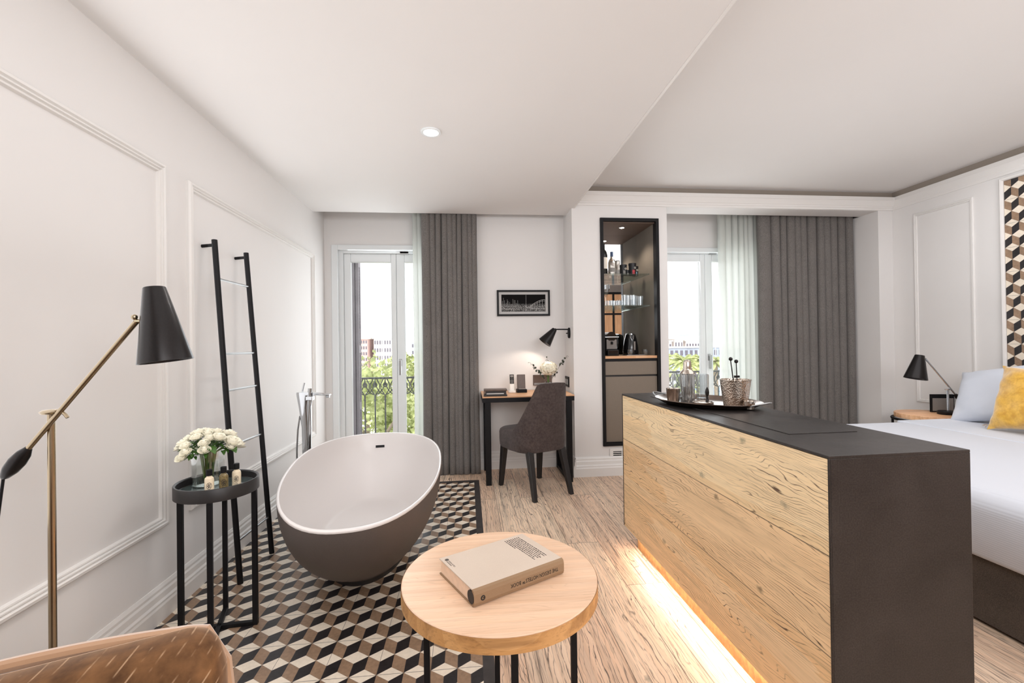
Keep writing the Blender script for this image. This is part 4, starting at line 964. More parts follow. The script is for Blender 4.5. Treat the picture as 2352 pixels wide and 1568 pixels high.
# picture
t_ = thing('framed_picture', 'black framed night harbour photograph hanging on the wall above desk', 'picture', (.5325, YD, 1.436))
bm = B(); hw, hh, fw = .2525, .245, .017
for a_ in ((-hw, hw, 0, fw), (-hw, hw, hh-fw, hh), (-hw, -hw+fw, fw, hh-fw), (hw-fw, hw, fw, hh-fw)): box(bm, a_[0], a_[1], -.022, 0, a_[2], a_[3])
obj('frame', bm, M['black'], t_, local=True, bev=.001)
bm = B(); box(bm, -hw+fw, hw-fw, -.010, -.006, fw, hh-fw); obj('mat_board', bm, M['greymat'], t_, local=True)
bm = B(); box(bm, -hw+.042, hw-.042, -.012, -.010, .042, hh-.042); pr = obj('print', bm, M['print'], t_, local=True)
bm = B(); Y_ = -.0124; rnd = random.Random(9)
def strip(p, q, w): 
    p, q = Vector((p[0], Y_, p[1])), Vector((q[0], Y_, q[1])); d = (q-p).normalized(); n_ = Vector((-d.z, 0, d.x))*w
    bm.faces.new([bm.verts.new(v_) for v_ in (p-n_, q-n_, q+n_, p+n_)])
for i in range(15): x_ = -.20+i*.011+rnd.uniform(-.003, .003); strip((x_, .085), (x_, rnd.uniform(.105, .165) if i > 5 else rnd.uniform(.12, .18)), .0006)
arc = [(.055+.15*i/12, .088+.066*math.sin(PI/2*i/12)) for i in range(13)]
for a_, b_ in zip(arc, arc[1:]): strip(a_, b_, .0014); strip((a_[0], a_[1]-.012), (b_[0], b_[1]-.012), .0009)
for i in range(2, 13, 2): strip((arc[i][0], .080), arc[i], .0009)
strip((.03, .078), (.205, .066), .0015); strip((-.21, .068), (-.08, .068), .0012); strip((.024, .045), (.024, .20), .0007)
for i in range(40): x_ = rnd.uniform(-.20, .20); z_ = rnd.uniform(.045, .066); strip((x_, z_), (x_, z_+rnd.uniform(.004, .012)), .0012)
obj('skyline_lights', bm, M['lightgrey'], pr, local=True)
# wall lamp on the pier's side
t_ = thing('wall_lamp', 'black cone wall lamp on a short arm over the desk', 'lamp', (.93, 3.985, 1.27))
bm = B(); lathe(bm, [(.001, 0), (.042, 0), (.042, .012), (.036, .018), (.001, .018)], (0, 0, 0), 32, basis((.93, 3.985, 1.265), (0, 1, 0), (0, 0, 1), (-1, 0, 0)), cap=False, sx=.62, sy=1.15); obj('wall_plate', bm, M['black'], t_, smooth=True)
bm = B(); cyl(bm, (.915, 3.985, 1.298), (.795, 3.960, 1.298), .006); ball(bm, (.790, 3.958, 1.298), .010); cyl(bm, (.912, 3.985, 1.262), (.895, 3.985, 1.262), .005); obj('arm', bm, M['black'], t_, smooth=True)
S0, S1 = Vector((.785, 3.957, 1.300)), Vector((.690, 3.950, 1.180)); d = (S1-S0).normalized(); s_, u_ = frame_of(d); L_ = (S1-S0).length
bm = B(); lathe(bm, [(.001, 0), (.021, 0), (.0225, .002), (.062, L_), (.0605, L_), (.020, .006), (.001, .005)], (0, 0, 0), 40, basis(S0, s_, u_, d), cap=False); sh = obj('shade', bm, M['shade'], t_, smooth=True, label='satin black cone shade')
bm = B(); ball(bm, S0.lerp(S1, .55), .016); obj('bulb', bm, M['bulbwarm'], sh, smooth=True)
# desk things
t_ = thing('leather_folder', 'thick brown leather folder box lying on left end of desk', 'folder', (.228, 3.765, dz), -.03)
bm = B(); box(bm, -.098, .098, -.055, .055, 0, .014); obj('lower_cover', bm, M['blackwood'], t_, local=True, bev=.004)
bm = B(); box(bm, -.086, .090, -.050, .048, .014, .044); ins = obj('inner_box', bm, M['blackwood'], t_, local=True)
bm = B(); box(bm, -.075, .070, -.0515, -.046, .018, .027); obj('paper_edge', bm, M['greymat'], ins, local=True, label='pale paper edge showing')
bm = B(); box(bm, -.098, .098, -.055, .055, .044, .058); box(bm, -.098, -.090, -.055, .055, .014, .044); obj('upper_cover', bm, M['leather'], t_, local=True, bev=.004)
t_ = thing('cordless_phone', 'cordless telephone with dark keypad standing in a white cradle on desk', 'phone', (.392, 3.975, dz), .05)
bm = B(); prism(bm, rrect(.066, .075, .02), 0, .018); obj('cradle', bm, M['whiteplastic'], t_, local=True, bev=.004)
bm = B(); R_ = Matrix.Translation((0, .004, .016)) @ Matrix.Rotation(-.14, 4, 'X'); prism(bm, rrect(.046, .022, .009), 0, .150, R_); hs = obj('handset', bm, M['whiteplastic'], t_, local=True, bev=.003)
bm = B(); box(bm, -.019, .019, -.0125, -.0105, .062, .146, R_); kp = obj('keypad', bm, M['black'], hs, local=True, bev=.001)
bm = B()
for i in range(3):
    for j in range(3): box(bm, -.012+i*.009, -.006+i*.009, -.0132, -.012, .066+j*.011, .073+j*.011, R_)
torus(bm, (0, -.013, .108), .008, .0012, 20, 6, R_ @ Matrix.Translation((0, -.013, .108)) @ Matrix.Rotation(PI/2, 4, 'X') @ Matrix.Translation((0, .013, -.108))); box(bm, -.013, .013, -.0132, -.012, .122, .140, R_); obj('keys', bm, M['greyplastic'], kp, local=True)
t_ = thing('tissue_holder', 'slanted dark brown box holder standing on desk right of the phone', 'box', (.478, 3.985, dz), .04)
bm = B(); box(bm, -.044, .044, -.045, .040, 0, .030); obj('base', bm, M['black'], t_, local=True, bev=.003)
bm = B(); box(bm, -.036, .036, -.012, .030, .028, .160, Matrix.Rotation(-.10, 4, 'X')); obj('upright_panel', bm, M['leather'], t_, local=True, bev=.003)
bm = B(); box(bm, -.030, .030, -.0465, -.045, .032, .040); obj('front_strip', bm, M['greyplastic'], t_, local=True)
t_ = thing('socket_panel', 'long brown socket panel on alcove wall behind the flower vase', 'socket', (.705, YD, .775))
bm = B(); box(bm, -.090, .090, -.012, 0, 0, .100); obj('cover_plate', bm, M['leather'], t_, local=True, bev=.002)
bm = B(); box(bm, -.082, .082, -.0135, -.012, .006, .024); obj('metal_strip', bm, M['brushed'], t_, local=True)
t_ = thing('wall_switch', 'dark socket plate on pier side wall, right of the desk flowers', 'switch', (.93, 4.10, .765))
bm = B(); box(bm, -.010, 0, -.070, .070, 0, .095); obj('plate', bm, M['black'], t_, local=True, bev=.002)
bm = B(); box(bm, -.0115, -.010, -.052, -.010, .022, .072); box(bm, -.0115, -.010, .010, .052, .022, .072); obj('rocker', bm, M['brushed'], t_, local=True)
# desk flowers
hx, hy = .715, 3.935
t_ = thing('flower_vase', 'round smoky glass vase of white hydrangea on the desk', 'vase', (hx, hy, dz))
bm = B(); lathe(bm, [(.001, 0), (.030, 0), (.046, .018), (.052, .042), (.047, .068), (.034, .088), (.032, .094), (.030, .094), (.032, .087), (.045, .067), (.050, .042), (.044, .020), (.029, .004), (.001, .004)], (0, 0, 0), 36, cap=False); obj('vase_wall', bm, M['amber'], t_, smooth=True, local=True)
bm = B(); lathe(bm, [(.001, .005), (.030, .006), (.048, .040), (.046, .060), (.001, .060)], (0, 0, 0), 28, cap=False); obj('water', bm, M['water'], t_, smooth=True, local=True)
t_ = thing('hydrangea', 'full white hydrangea head in the round vase on the desk', 'flower', (hx, hy, dz+.006))
bm = B()
for i in range(5): a_ = i*1.26; tube(bm, [(.022*math.cos(a_), .022*math.sin(a_), 0), (.006*math.cos(a_+1), .006*math.sin(a_+1), .09), (.01*math.cos(a_), .01*math.sin(a_), .15)], .0028, 6)
obj('stems', bm, M['stem'], t_, smooth=True, local=True)
bm = B(); rnd = random.Random(12); cH = Vector((.004, 0, .208))
ball(bm, cH, .06, 20, 14, (1.12, 1, .82))
for i in range(230):
    v_ = Vector((rnd.gauss(0, 1), rnd.gauss(0, 1), rnd.gauss(0, 1))).normalized()
    p = cH+Vector((v_.x*.078, v_.y*.068, v_.z*.060)); Q = Vector((0, 0, 1)).rotation_difference(v_).to_matrix(); rz_ = rnd.uniform(0, 6)
    for kx in range(4):
        a_ = rz_+kx*PI/2; e1 = Q @ Vector((math.cos(a_), math.sin(a_), .25)); e2 = Q @ Vector((-math.sin(a_), math.cos(a_), 0)); s_ = rnd.uniform(.0075, .0105)
        bm.faces.new([bm.verts.new(p), bm.verts.new(p+e1*s_*.6+e2*s_*.55), bm.verts.new(p+e1*s_*1.25), bm.verts.new(p+e1*s_*.6-e2*s_*.55)])
obj('flower_head', bm, M['petalwhite'], t_, smooth=False, local=True)
for (tx_, ty_, tz_), lb in (((-.165, -.01, .262), 'dark leafy sprig reaching left out of the desk vase'), ((-.005, .02, .315), 'short dark leafy sprig standing up behind the hydrangea'), ((.178, .015, .318), 'dark leafy sprig reaching right towards the pier, in desk vase')):
    t_ = thing('leafy_sprig', lb, 'sprig', (hx, hy, dz+.006), 0, 'dark sprigs in the desk vase')
    p0, p1, p2 = Vector((tx_*-.08, 0, 0)), Vector((tx_*.12, ty_*.3, .12)), Vector((tx_, ty_, tz_))
    pts = [p0.lerp(p1, q/5).lerp(p1.lerp(p2, q/5), q/5) for q in range(6)]
    pts = [p0*(1-q)**2+p1*2*q*(1-q)+p2*q*q for q in [i/9 for i in range(10)]]
    bm = B(); tube(bm, pts, .0014, 6); obj('twig', bm, M['bark'], t_, smooth=True, local=True)
    bm = B()
    for i in range(34):
        q = rnd.uniform(.42, 1.0); p = p0*(1-q)**2+p1*2*q*(1-q)+p2*q*q; a_ = rnd.uniform(0, 2*PI); l_ = rnd.uniform(.014, .024)
        leaf_blade(bm, p, p+Vector((math.cos(a_)*l_, rnd.uniform(-.4, .4)*l_, math.sin(a_)*l_)), l_*.5)
    obj('leaves', bm, M['eucal'], t_, smooth=True, local=True)
# vent grille below the minibar
t_ = thing('vent_grille', 'small white wall vent with dark slots below the minibar cabinet', 'vent', (1.355, YP, .122))
bm = B(); w_, h_ = .112, .108
for a_ in ((-w_, w_, 0, .024), (-w_, w_, h_-.024, h_), (-w_, -w_+.03, .024, h_-.024), (w_-.03, w_, .024, h_-.024)): box(bm, a_[0], a_[1], -.010, 0, a_[2], a_[3])
for i in range(3): box(bm, -w_+.03, w_-.03, -.008, 0, .036+i*.0165, .0425+i*.0165)
box(bm, -.004, .004, -.009, 0, .024, h_-.024); obj('grille', bm, M['trim'], t_, local=True, bev=.001)
bm = B(); box(bm, -w_+.03, w_-.03, -.003, -.001, .024, h_-.024); obj('dark_slots', bm, M['black'], t_, local=True)

# ================================================================== MINIBAR
t_ = thing('minibar_cabinet', 'tall built-in minibar niche with black frame, mirror back and taupe cabinet below', 'cabinet', (1.454, YP, NZ0))
bm = B(); fx0, fx1, fz0, fz1, fb = 1.184, 1.724, .254, 2.282, .028
for a_ in ((fx0, fx0+fb, fz0, fz1), (fx1-fb, fx1, fz0, fz1), (fx0+fb, fx1-fb, fz0, fz0+fb), (fx0+fb, fx1-fb, fz1-fb, fz1)): box(bm, a_[0], a_[1], YP-.016, YP+.05, a_[2], a_[3])
obj('frame', bm, M['black'], t_, bev=.001)
zc_ = 1.050; ix0, ix1 = NX0+.010, NX1-.010
bm = B(); box(bm, NX0, NX0+.010, YP+.05, NY, zc_, NZ1); box(bm, NX1-.010, NX1, YP+.02, NY, zc_, NZ1); obj('side_lining', bm, M['nichefab'], t_)
bm = B(); box(bm, NX0, NX1, YP+.02, NY, NZ1-.018, NZ1); obj('top_lining', bm, M['nichetop'], t_)
bm = B(); box(bm, NX0+.010, NX1-.010, NY, NY+.010, zc_, NZ1-.018); obj('back_mirror', bm, M['mirror'], t_)
bm = B(); box(bm, ix0, ix1, YP+.002, NY, zc_-.022, zc_); obj('counter', bm, M['oakdesk'], t_, bev=.001)
bm = B(); box(bm, ix0, ix1, YP+.006, NY, zc_-.046, zc_-.022); obj('counter_rail', bm, M['black'], t_)
bm = B(); box(bm, ix0+.003, ix1-.003, YP+.008, YP+.03, .882, zc_-.048); obj('drawer', bm, M['cabfront'], t_, bev=.001)
bm = B(); box(bm, ix0, ix1, YP+.020, NY, fz0+.03, zc_-.048); obj('carcass', bm, M['blackwood'], t_)
bm = B(); box(bm, ix0+.003, ix1-.003, YP+.008, YP+.03, fz0+.032, .866); obj('door', bm, M['cabfront'], t_, bev=.001)
bm = B(); cyl(bm, (1.452, 4.03, NZ1-.022), (1.452, 4.03, NZ1-.017), .020, n=24); sp_ = obj('spotlight', bm, M['bulb'], t_, smooth=True)
bm = B(); torus(bm, (1.452, 4.03, NZ1-.019), .024, .003, 28, 6); obj('trim_ring', bm, M['chrome'], sp_, smooth=True)
SZ = (1.800, 1.512)
for z_ in SZ:
    bm = B(); box(bm, ix0, ix1-.03, YP+.075, NY-.004, z_-.008, z_); obj('glass_shelf', bm, M['shelfglass'], t_, bev=.001)
G = 'on glass shelf'
def bottle(name, label, x, y, z, prof, m, cap=None, labels=(), grp=None, cat='bottle'):
    t_ = thing(name, label, cat, (x, y, z), 0, grp)
    bm = B(); lathe(bm, prof, (0, 0, 0), 28, cap=False); bo = obj('bottle_body', bm, m, t_, smooth=True, local=True)
    if cap:
        bm = B(); cyl(bm, (0, 0, cap[0]), (0, 0, cap[1]), cap[2], n=20); obj('cap', bm, cap[3], t_, smooth=True, local=True)
    for z0, z1, r_, mm in labels:
        bm = B(); n = 20; rs = [[(r_*math.cos(PI+PI*i/n*1.0), r_*math.sin(PI+PI*i/n*1.0), z_) for i in range(n+1)] for z_ in (z0, z1)]
        a_, b_ = ring(bm, rs[0]), ring(bm, rs[1]); bridge(bm, a_, b_, False); obj('paper_label', bm, mm, bo, smooth=True, local=True)
    return t_
S1z = SZ[0]
bottle('wine_bottle', 'dark wine bottle with pale label half hidden by the minibar frame', 1.275, 4.05, S1z, [(.001, 0), (.036, 0), (.038, .004), (.038, .190), (.030, .222), (.015, .245), (.0145, .300), (.001, .300)], M['darkbottle'], None, ((.060, .165, .0385, M['whitelabel']),))
bottle('spirit_bottle', 'clear spirit bottle with blue cap on the upper minibar shelf', 1.356, 4.05, S1z, [(.001, 0), (.032, 0), (.034, .004), (.034, .120), (.028, .142), (.013, .165), (.012, .185), (.001, .185)], M['tawny'], (.178, .222, .0135, M['bluecap']), ((.030, .070, .0345, M['blacklabel']),))
bottle('slim_bottle', 'slim clear bottle between blue capped bottle and black jars', 1.412, 4.06, S1z, [(.001, 0), (.026, 0), (.027, .003), (.027, .070), (.026, .076), (.025, .140), (.001, .140)], M['tawny'], None, ((.010, .050, .0276, M['blacklabel']),))
def jar(x, y, r, h, label, ring_lab, m2, z=S1z):
    t_ = thing('snack_jar', label, 'jar', (x, y, z))
    bm = B(); lathe(bm, [(.001, 0), (r*.9, 0), (r*.92, .003), (r, h*.90), (.001, h*.90)], (0, 0, 0), 28, cap=False); b_ = obj('jar_body', bm, M['blackjar'], t_, smooth=True, local=True)
    bm = B(); lathe(bm, [(.001, h*.88), (r*1.04, h*.88), (r*1.04, h), (.001, h)], (0, 0, 0), 28, cap=False); obj('lid', bm, M['blackjar'], t_, smooth=True, local=True)
    if m2:
        bm = B(); a0, a1 = -PI/2-.35, -PI/2+.35; rr_ = r*1.0
        for z0, z1 in ((h*.06, h*.16), (h*.20, h*.32), (h*.35, h*.42)):
            bm.faces.new([bm.verts.new((rr_*math.cos(q), rr_*math.sin(q), zz)) for q, zz in ((a0, z0), (-PI/2, z0), (-PI/2, z1), (a0, z1))]); bm.faces.new([bm.verts.new((rr_*math.cos(q), rr_*math.sin(q), zz)) for q, zz in ((-PI/2, z0), (a1, z0), (a1, z1), (-PI/2, z1))])
        obj('printed_label', bm, m2, b_, local=True)
    if ring_lab:
        bm = B(); torus(bm, (0, 0, 0), .007, .002, 16, 6, basis((.35*r, -r*.97, h*.60), (1, 0, 0), (0, 0, 1))); obj('round_mark', bm, M['whitelabel'], b_, local=True)
jar(1.462, 4.04, .033, .098, 'black snack jar with grey label and ring mark, leftmost of shelf jars', True, M['blacklabel'])
jar(1.551, 4.04, .035, .112, 'tallest black snack jar with red label on upper shelf', True, M['redlabel'])
jar(1.600, 4.10, .030, .094, 'black snack jar with pale blue label, rightmost on upper shelf', True, M['bluelabel'])
jar(1.506, 4.06, .024, .052, 'low black tin between the two taller black jars', False, M['blacklabel'])
S2z = SZ[1]
t_ = thing('wine_glass', 'tall cut crystal wine glass at left end of lower glass shelf', 'glass', (1.292, 4.05, S2z))
bm = B(); lathe(bm, [(.001, 0), (.032, 0), (.032, .003), (.006, .008), (.005, .085), (.012, .100), (.030, .130), (.038, .165), (.036, .205), (.0345, .205), (.036, .165), (.028, .133), (.001, .108)], (0, 0, 0), 12, cap=False); obj('glass_body', bm, M['ribbed'], t_, local=True)
for i, (x_, y_, r_, h_, lb) in enumerate(((1.338, 4.03, .019, .052, 'short shot glass on lower shelf, leftmost of the three short ones'), (1.375, 4.06, .019, .052, 'short shot glass on lower shelf, middle of the three short ones'), (1.414, 4.04, .019, .052, 'short shot glass on lower shelf, beside the tall tumblers'),
        (1.462, 4.02, .023, .104, 'tall ribbed tumbler on lower shelf, next to the short glasses'), (1.508, 4.05, .023, .104, 'tall ribbed tumbler on lower shelf, second from the short glasses'), (1.554, 4.03, .023, .104, 'tall ribbed tumbler on lower shelf, third from the short glasses'), (1.588, 4.09, .023, .104, 'tall ribbed tumbler on lower shelf, fourth from the short glasses'), (1.632, 4.06, .023, .096, 'tall ribbed tumbler on lower shelf, nearest the right side wall'))):
    t_ = thing('tumbler', lb, 'glass', (x_, y_, S2z), 0, 'glasses on the lower minibar shelf')
    bm = B(); n = 48; rs = [[((q+rb*.0009*math.cos(12*2*PI*i2/n))*math.cos(2*PI*i2/n), (q+rb*.0009*math.cos(12*2*PI*i2/n))*math.sin(2*PI*i2/n), zz) for i2 in range(n)] for q, zz, rb in ((r_*.92, 0, 1), (r_, h_, 1), (r_-.0015, h_, 0), (r_*.86, .010, 0))]
    loft(bm, rs, True, True); obj('glass_wall', bm, M['ribbed'], t_, smooth=True, local=True, angle=60)
# coffee machine
t_ = thing('coffee_machine', 'compact black capsule coffee machine on the minibar counter', 'coffee machine', (1.335, 4.06, zc_))
bm = B(); prism(bm, rrect(.112, .20, .012, cx=.0, cy=.02), .0, .055); obj('base', bm, M['blackgloss'], t_, local=True, bev=.004)
bm = B(); prism(bm, rrect(.108, .15, .014, cx=0, cy=.045), .055, .190); obj('body', bm, M['black'], t_, local=True, bev=.006)
bm = B(); box(bm, -.048, .048, -.034, -.028, .062, .150)
for i in range(8): box(bm, -.046, .046, -.037, -.033, .066+i*.010, .070+i*.010)
obj('ribbed_front', bm, M['greyplastic'], t_, local=True)
bm = B(); MM = basis((0, .09, .178), (0, 0, 1), (1, 0, 0)); cyl(bm, (0, -.035, .178), (0, .12, .178), .045, n=28); obj('dome_head', bm, M['blackgloss'], t_, smooth=True, local=True)
bm = B(); tube(bm, [(-.062, .06, .172), (-.062, -.045, .172), (.062, -.045, .172), (.062, .06, .172)], .006, 8); obj('lever_handle', bm, M['chrome'], t_, smooth=True, local=True)
bm = B(); cyl(bm, (0, -.045, .105), (0, -.045, .130), .010); box(bm, -.04, .04, -.085, -.03, .010, .018); obj('spout', bm, M['black'], t_, smooth=True, local=True)
bm = B(); box(bm, -.074, -.060, -.02, .10, .0, .150); obj('water_tank', bm, M['amber'], t_, local=True, bev=.004)
# kettle
t_ = thing('kettle', 'black electric kettle with chrome trim right of the coffee machine', 'kettle', (1.545, 4.10, zc_))
bm = B(); lathe(bm, [(.001, .014), (.072, .014), (.074, .020), (.070, .080), (.058, .150), (.046, .190), (.044, .196), (.001, .198)], (0, 0, 0), 40, cap=False); obj('kettle_body', bm, M['blackgloss'], t_, smooth=True, local=True)
bm = B(); lathe(bm, [(.001, 0), (.078, 0), (.078, .008), (.070, .013), (.001, .013)], (0, 0, 0), 36, cap=False); obj('power_base', bm, M['black'], t_, smooth=True, local=True)
bm = B(); lathe(bm, [(.045, .194), (.040, .205), (.020, .212), (.001, .213)], (0, 0, 0), 32); obj('lid', bm, M['chrome'], t_, smooth=True, local=True)
bm = B(); tube(bm, [(-.020, -.050, .190), (-.022, -.058, .165), (-.010, -.064, .142), (.004, -.060, .150), (.012, -.052, .188)], .0042, 8); obj('spout_trim', bm, M['chrome'], t_, smooth=True, local=True)
bm = B(); tube(bm, [(.018, .050, .200), (.03, .085, .190), (.032, .100, .130), (.026, .086, .060), (.02, .068, .045)], .009, 10); obj('handle', bm, M['black'], t_, smooth=True, local=True)
bm = B(); box(bm, .006, .020, -.0715, -.060, .050, .130); obj('water_window', bm, M['greyplastic'], t_, local=True)
t_ = thing('counter_tray', 'thin flat dark tray under the kettle on the minibar counter', 'tray', (1.560, 4.00, zc_))
bm = B(); prism(bm, rrect(.21, .05, .012), 0, .005, Matrix.Translation((0, -.01, 0))); obj('tray_plate', bm, M['chrome'], t_, local=True, bev=.001)
for x_, lb in ((1.500, 'small cut crystal tumbler in front of kettle, left of pair'), (1.640, 'small cut crystal tumbler in front of kettle, right of pair')):
    t_ = thing('crystal_tumbler', lb, 'glass', (x_, 3.992, zc_+.005))
    bm = B(); lathe(bm, [(.001, 0), (.021, 0), (.027, .030), (.029, .050), (.0275, .050), (.020, .008), (.001, .008)], (0, 0, 0), 10, cap=False); obj('glass_body', bm, M['ribbed'], t_, local=True)

# ------------------------------------------------------------------ ceiling downlight
t_ = thing('recessed_downlight', 'single round white downlight glowing in the lower ceiling above bathtub', 'ceiling light', (-.189, 2.509, CZ-.008))
bm = B(); lathe(bm, [(.040, .003), (.042, 0), (.054, 0), (.056, .003), (.056, .008), (.040, .008)], (0, 0, 0), 40, cap=False); obj('trim_ring', bm, M['winwhite'], t_, smooth=True, local=True)
bm = B(); cyl(bm, (0, 0, .003), (0, 0, .006), .041, n=32); obj('lamp_face', bm, M['bulb'], t_, smooth=True, local=True)
# wardrobe behind the camera, seen in the minibar mirror
t_ = thing('wardrobe', 'oak wardrobe with black frames, seen only in the minibar mirror', 'wardrobe', (3.25, -1.35, 0))
bm = B(); box(bm, -.80, .79, -.30, .30, .06, 2.30); obj('carcass', bm, M['oakward'], t_, local=True)
for i in range(4):
    x_ = -.80+.3975*i
    bm = B(); box(bm, x_+.012, x_+.3855, .30, .322, .07, 1.79); box(bm, x_+.012, x_+.3855, .30, .322, 1.83, 2.25); d_ = obj('door', bm, M['oakward'], t_, local=True)
bm = B(); 
for i in range(5): x_ = -.80+.3975*i; box(bm, x_-.022, x_+.022, .30, .335, .06, 2.30)
box(bm, -.80, .79, .30, .334, 1.79, 1.83); box(bm, -.80, .79, .30, .334, 2.25, 2.30); box(bm, -.80, .79, .25, .334, 0, .07); obj('black_frame', bm, M['black'], t_, local=True)

# ================================================================== OUTSIDE
bm = B(); box(bm, WX-.6, 4.6, 4.62, 4.95, -.16, -.03); struct('trim_9', bm, M['stone'], local=True)
def railing(x0, x1, y, label):
    t_ = thing('balcony_railing', label, 'railing', ((x0+x1)/2, y, -.03)); zt, zb, za = .825, .02, .655; st = .1035
    bm = B(); box(bm, x0, x1, y-.022, y+.022, zt, zt+.018); obj('top_rail', bm, M['iron'], t_, bev=.003)
    bm = B(); box(bm, x0, x1, y-.012, y+.012, zb, zb+.02); obj('bottom_rail', bm, M['iron'], t_)
    n = int((x1-x0)/st); me = mt = None
    for i in range(n):
        x = x0+st*(i+.5)
        if me is None:
            bm = B(); lathe(bm, [(.0075, -.03), (.0075, .30), (.011, .31), (.0075, .32), (.0075, za-.06), (.012, za-.05), (.0075, za-.04), (.009, za), (.001, za+.005)], (x, y, 0), 10, cap=False); o_ = obj('spindle', bm, M['iron'], t_, smooth=True); me = o_; xa = x
            bm = B()
            Mx = Matrix.Translation((x, y, 0)) @ Matrix.Rotation(PI/2, 4, 'X')
            for s_ in (-1, 1):     # pointed arch springing to both neighbours, ring and cross bars
                tube(bm, [Vector((x+s_*(.004+.100*math.sin(q*PI/16)), y, za+.002+(zt-za)*(1-math.cos(q*PI/16)*.98)**.9)) for q in range(9)], .0055, 6)
                tube(bm, [(x+s_*.010, y, za+.01), (x+s_*.044, y, za+.065), (x+s_*.046, y, za+.115), (x+s_*.018, y, zt)], .0055, 6)
            torus(bm, (0, za+.108, 0), .021, .0045, 18, 6, Mx)
            for q in range(4): torus(bm, (.011*math.cos(q*PI/2+.78), za+.108+.011*math.sin(q*PI/2+.78), 0), .008, .0028, 10, 5, Mx)
            o_ = obj('arch_tracery', bm, M['iron'], t_, smooth=True); mt = o_
        else:
            for src in (me, mt):
                c = src.copy(); COL.objects.link(c); c.parent = t_; c.location.x += x-xa
railing(-1.435, .22, 4.765, 'grey cast iron balcony railing with pointed arches outside window by bathtub')
railing(1.83, 3.28, 4.765, 'grey cast iron balcony railing with pointed arches outside window behind drinks tray')
t_ = thing('folding_shutter', 'weathered folded louvre shutter standing open at left outside bathtub window', 'shutter', (-1.135, 4.78, -.03))
for x_, y0_, y1_ in ((-1.148, 4.63, 4.735), (-1.112, 4.64, 4.738)):
    bm = B()
    box(bm, x_-.014, x_+.014, y0_, y0_+.03, -.02, 2.06); box(bm, x_-.014, x_+.014, y1_-.03, y1_, -.02, 2.06)
    for z_ in (-.02, .52, 1.10, 1.98): box(bm, x_-.014, x_+.014, y0_+.03, y1_-.03, z_, z_+.08)
    fr = obj('shutter_frame', bm, M['shutter'], t_)
    bm = B()
    for z0_, z1_ in ((.06, .52), (.60, 1.10), (1.18, 1.98)):
        n = int((z1_-z0_)/.03)
        for i in range(n):
            zc2 = z0_+(i+.5)*(z1_-z0_)/n; box(bm, -.012, .012, y0_+.03, y1_-.03, -.003, .003, Matrix.Translation((x_, 0, zc2)) @ Matrix.Rotation(.7, 4, 'Y'))
    obj('louvres', bm, M['shutter'], fr)
GZ = -9.0
def tree(name, label, x, y, ztop, rx, rz_, n, leaf, seed, grp='street trees below the bathtub window'):
    rnd = random.Random(seed); t_ = thing(name, label, 'tree', (x, y, GZ), 0, grp); H = ztop-GZ
    bm = B(); tube(bm, [(0, 0, 0), (.05, 0, H*.35), (-.05, .05, H*.6), (.02, 0, H*.82)], [.22, .17, .13, .05], 8)
    for i in range(7):
        a_ = i*.9; z_ = H*(.5+.05*i); tube(bm, [(0, 0, z_), (rx*.35*math.cos(a_), rx*.35*math.sin(a_), z_+.4), (rx*.8*math.cos(a_), rx*.8*math.sin(a_), z_+1.0)], [.07, .05, .02], 6)
    obj('trunk', bm, M['bark'], t_, smooth=True, local=True)
    vs, fs = [], []; blobs = []
    for i in range(26):
        a_ = rnd.uniform(0, 2*PI); q = rnd.random()**.5; zz = rnd.uniform(-1, 1); k_ = math.sqrt(max(.05, 1-zz*zz))
        blobs.append(Vector((rx*q*k_*math.cos(a_), rx*q*k_*math.sin(a_), H-rz_+zz*rz_*.85)))
    for i in range(n):
        b_ = rnd.choice(blobs); v_ = Vector((rnd.gauss(0, 1), rnd.gauss(0, 1), rnd.gauss(0, 1))).normalized()*(rx*.36)*rnd.random()**.4; p = b_+v_
        e1 = Vector((rnd.gauss(0, 1), rnd.gauss(0, 1), rnd.gauss(0, 1)-.3)).normalized(); e2 = e1.cross(Vector((rnd.gauss(0, 1), rnd.gauss(0, 1), rnd.gauss(0, 1)))).normalized(); s_ = leaf*rnd.uniform(.6, 1.2)
        k_ = len(vs); vs += [p, p+e1*s_*.5+e2*s_*.4, p+e1*s_, p+e1*s_*.5-e2*s_*.4]; fs.append((k_, k_+1, k_+2, k_+3))
    me = bpy.data.meshes.new('foliage'); me.from_pydata([tuple(v_) for v_ in vs], [], fs); me.materials.append(M['tree'])
    o_ = bpy.data.objects.new('foliage', me); COL.objects.link(o_); o_.parent = t_
tree('plane_tree', 'bright leafy street tree just beyond the bathtub window railing, left side', -2.05, 9.0, .80, 1.45, 2.3, 5200, .15, 1)
tree('plane_tree', 'bright leafy street tree low beyond the railing, right of nearest tree', -.15, 12.6, -.55, 1.6, 2.2, 4200, .15, 2)
tree('plane_tree', 'leafy street tree farther out behind the two nearest trees', -3.2, 14.5, .75, 1.7, 2.2, 3000, .18, 3)
tree('plane_tree', 'small pale street tree farther away, against the distant buildings', -3.0, 22.0, 1.00, 1.2, 1.8, 1800, .2, 4)
tree('plane_tree', 'dark green rounded tree seen past window handle by the grey curtain', -3.6, 30.0, .75, 1.9, 1.9, 1500, .26, 5)
tree('plane_tree', 'low leafy tree below the railing of the window behind drinks tray', 4.9, 10.5, -.45, 1.7, 2.0, 3600, .15, 6, None)
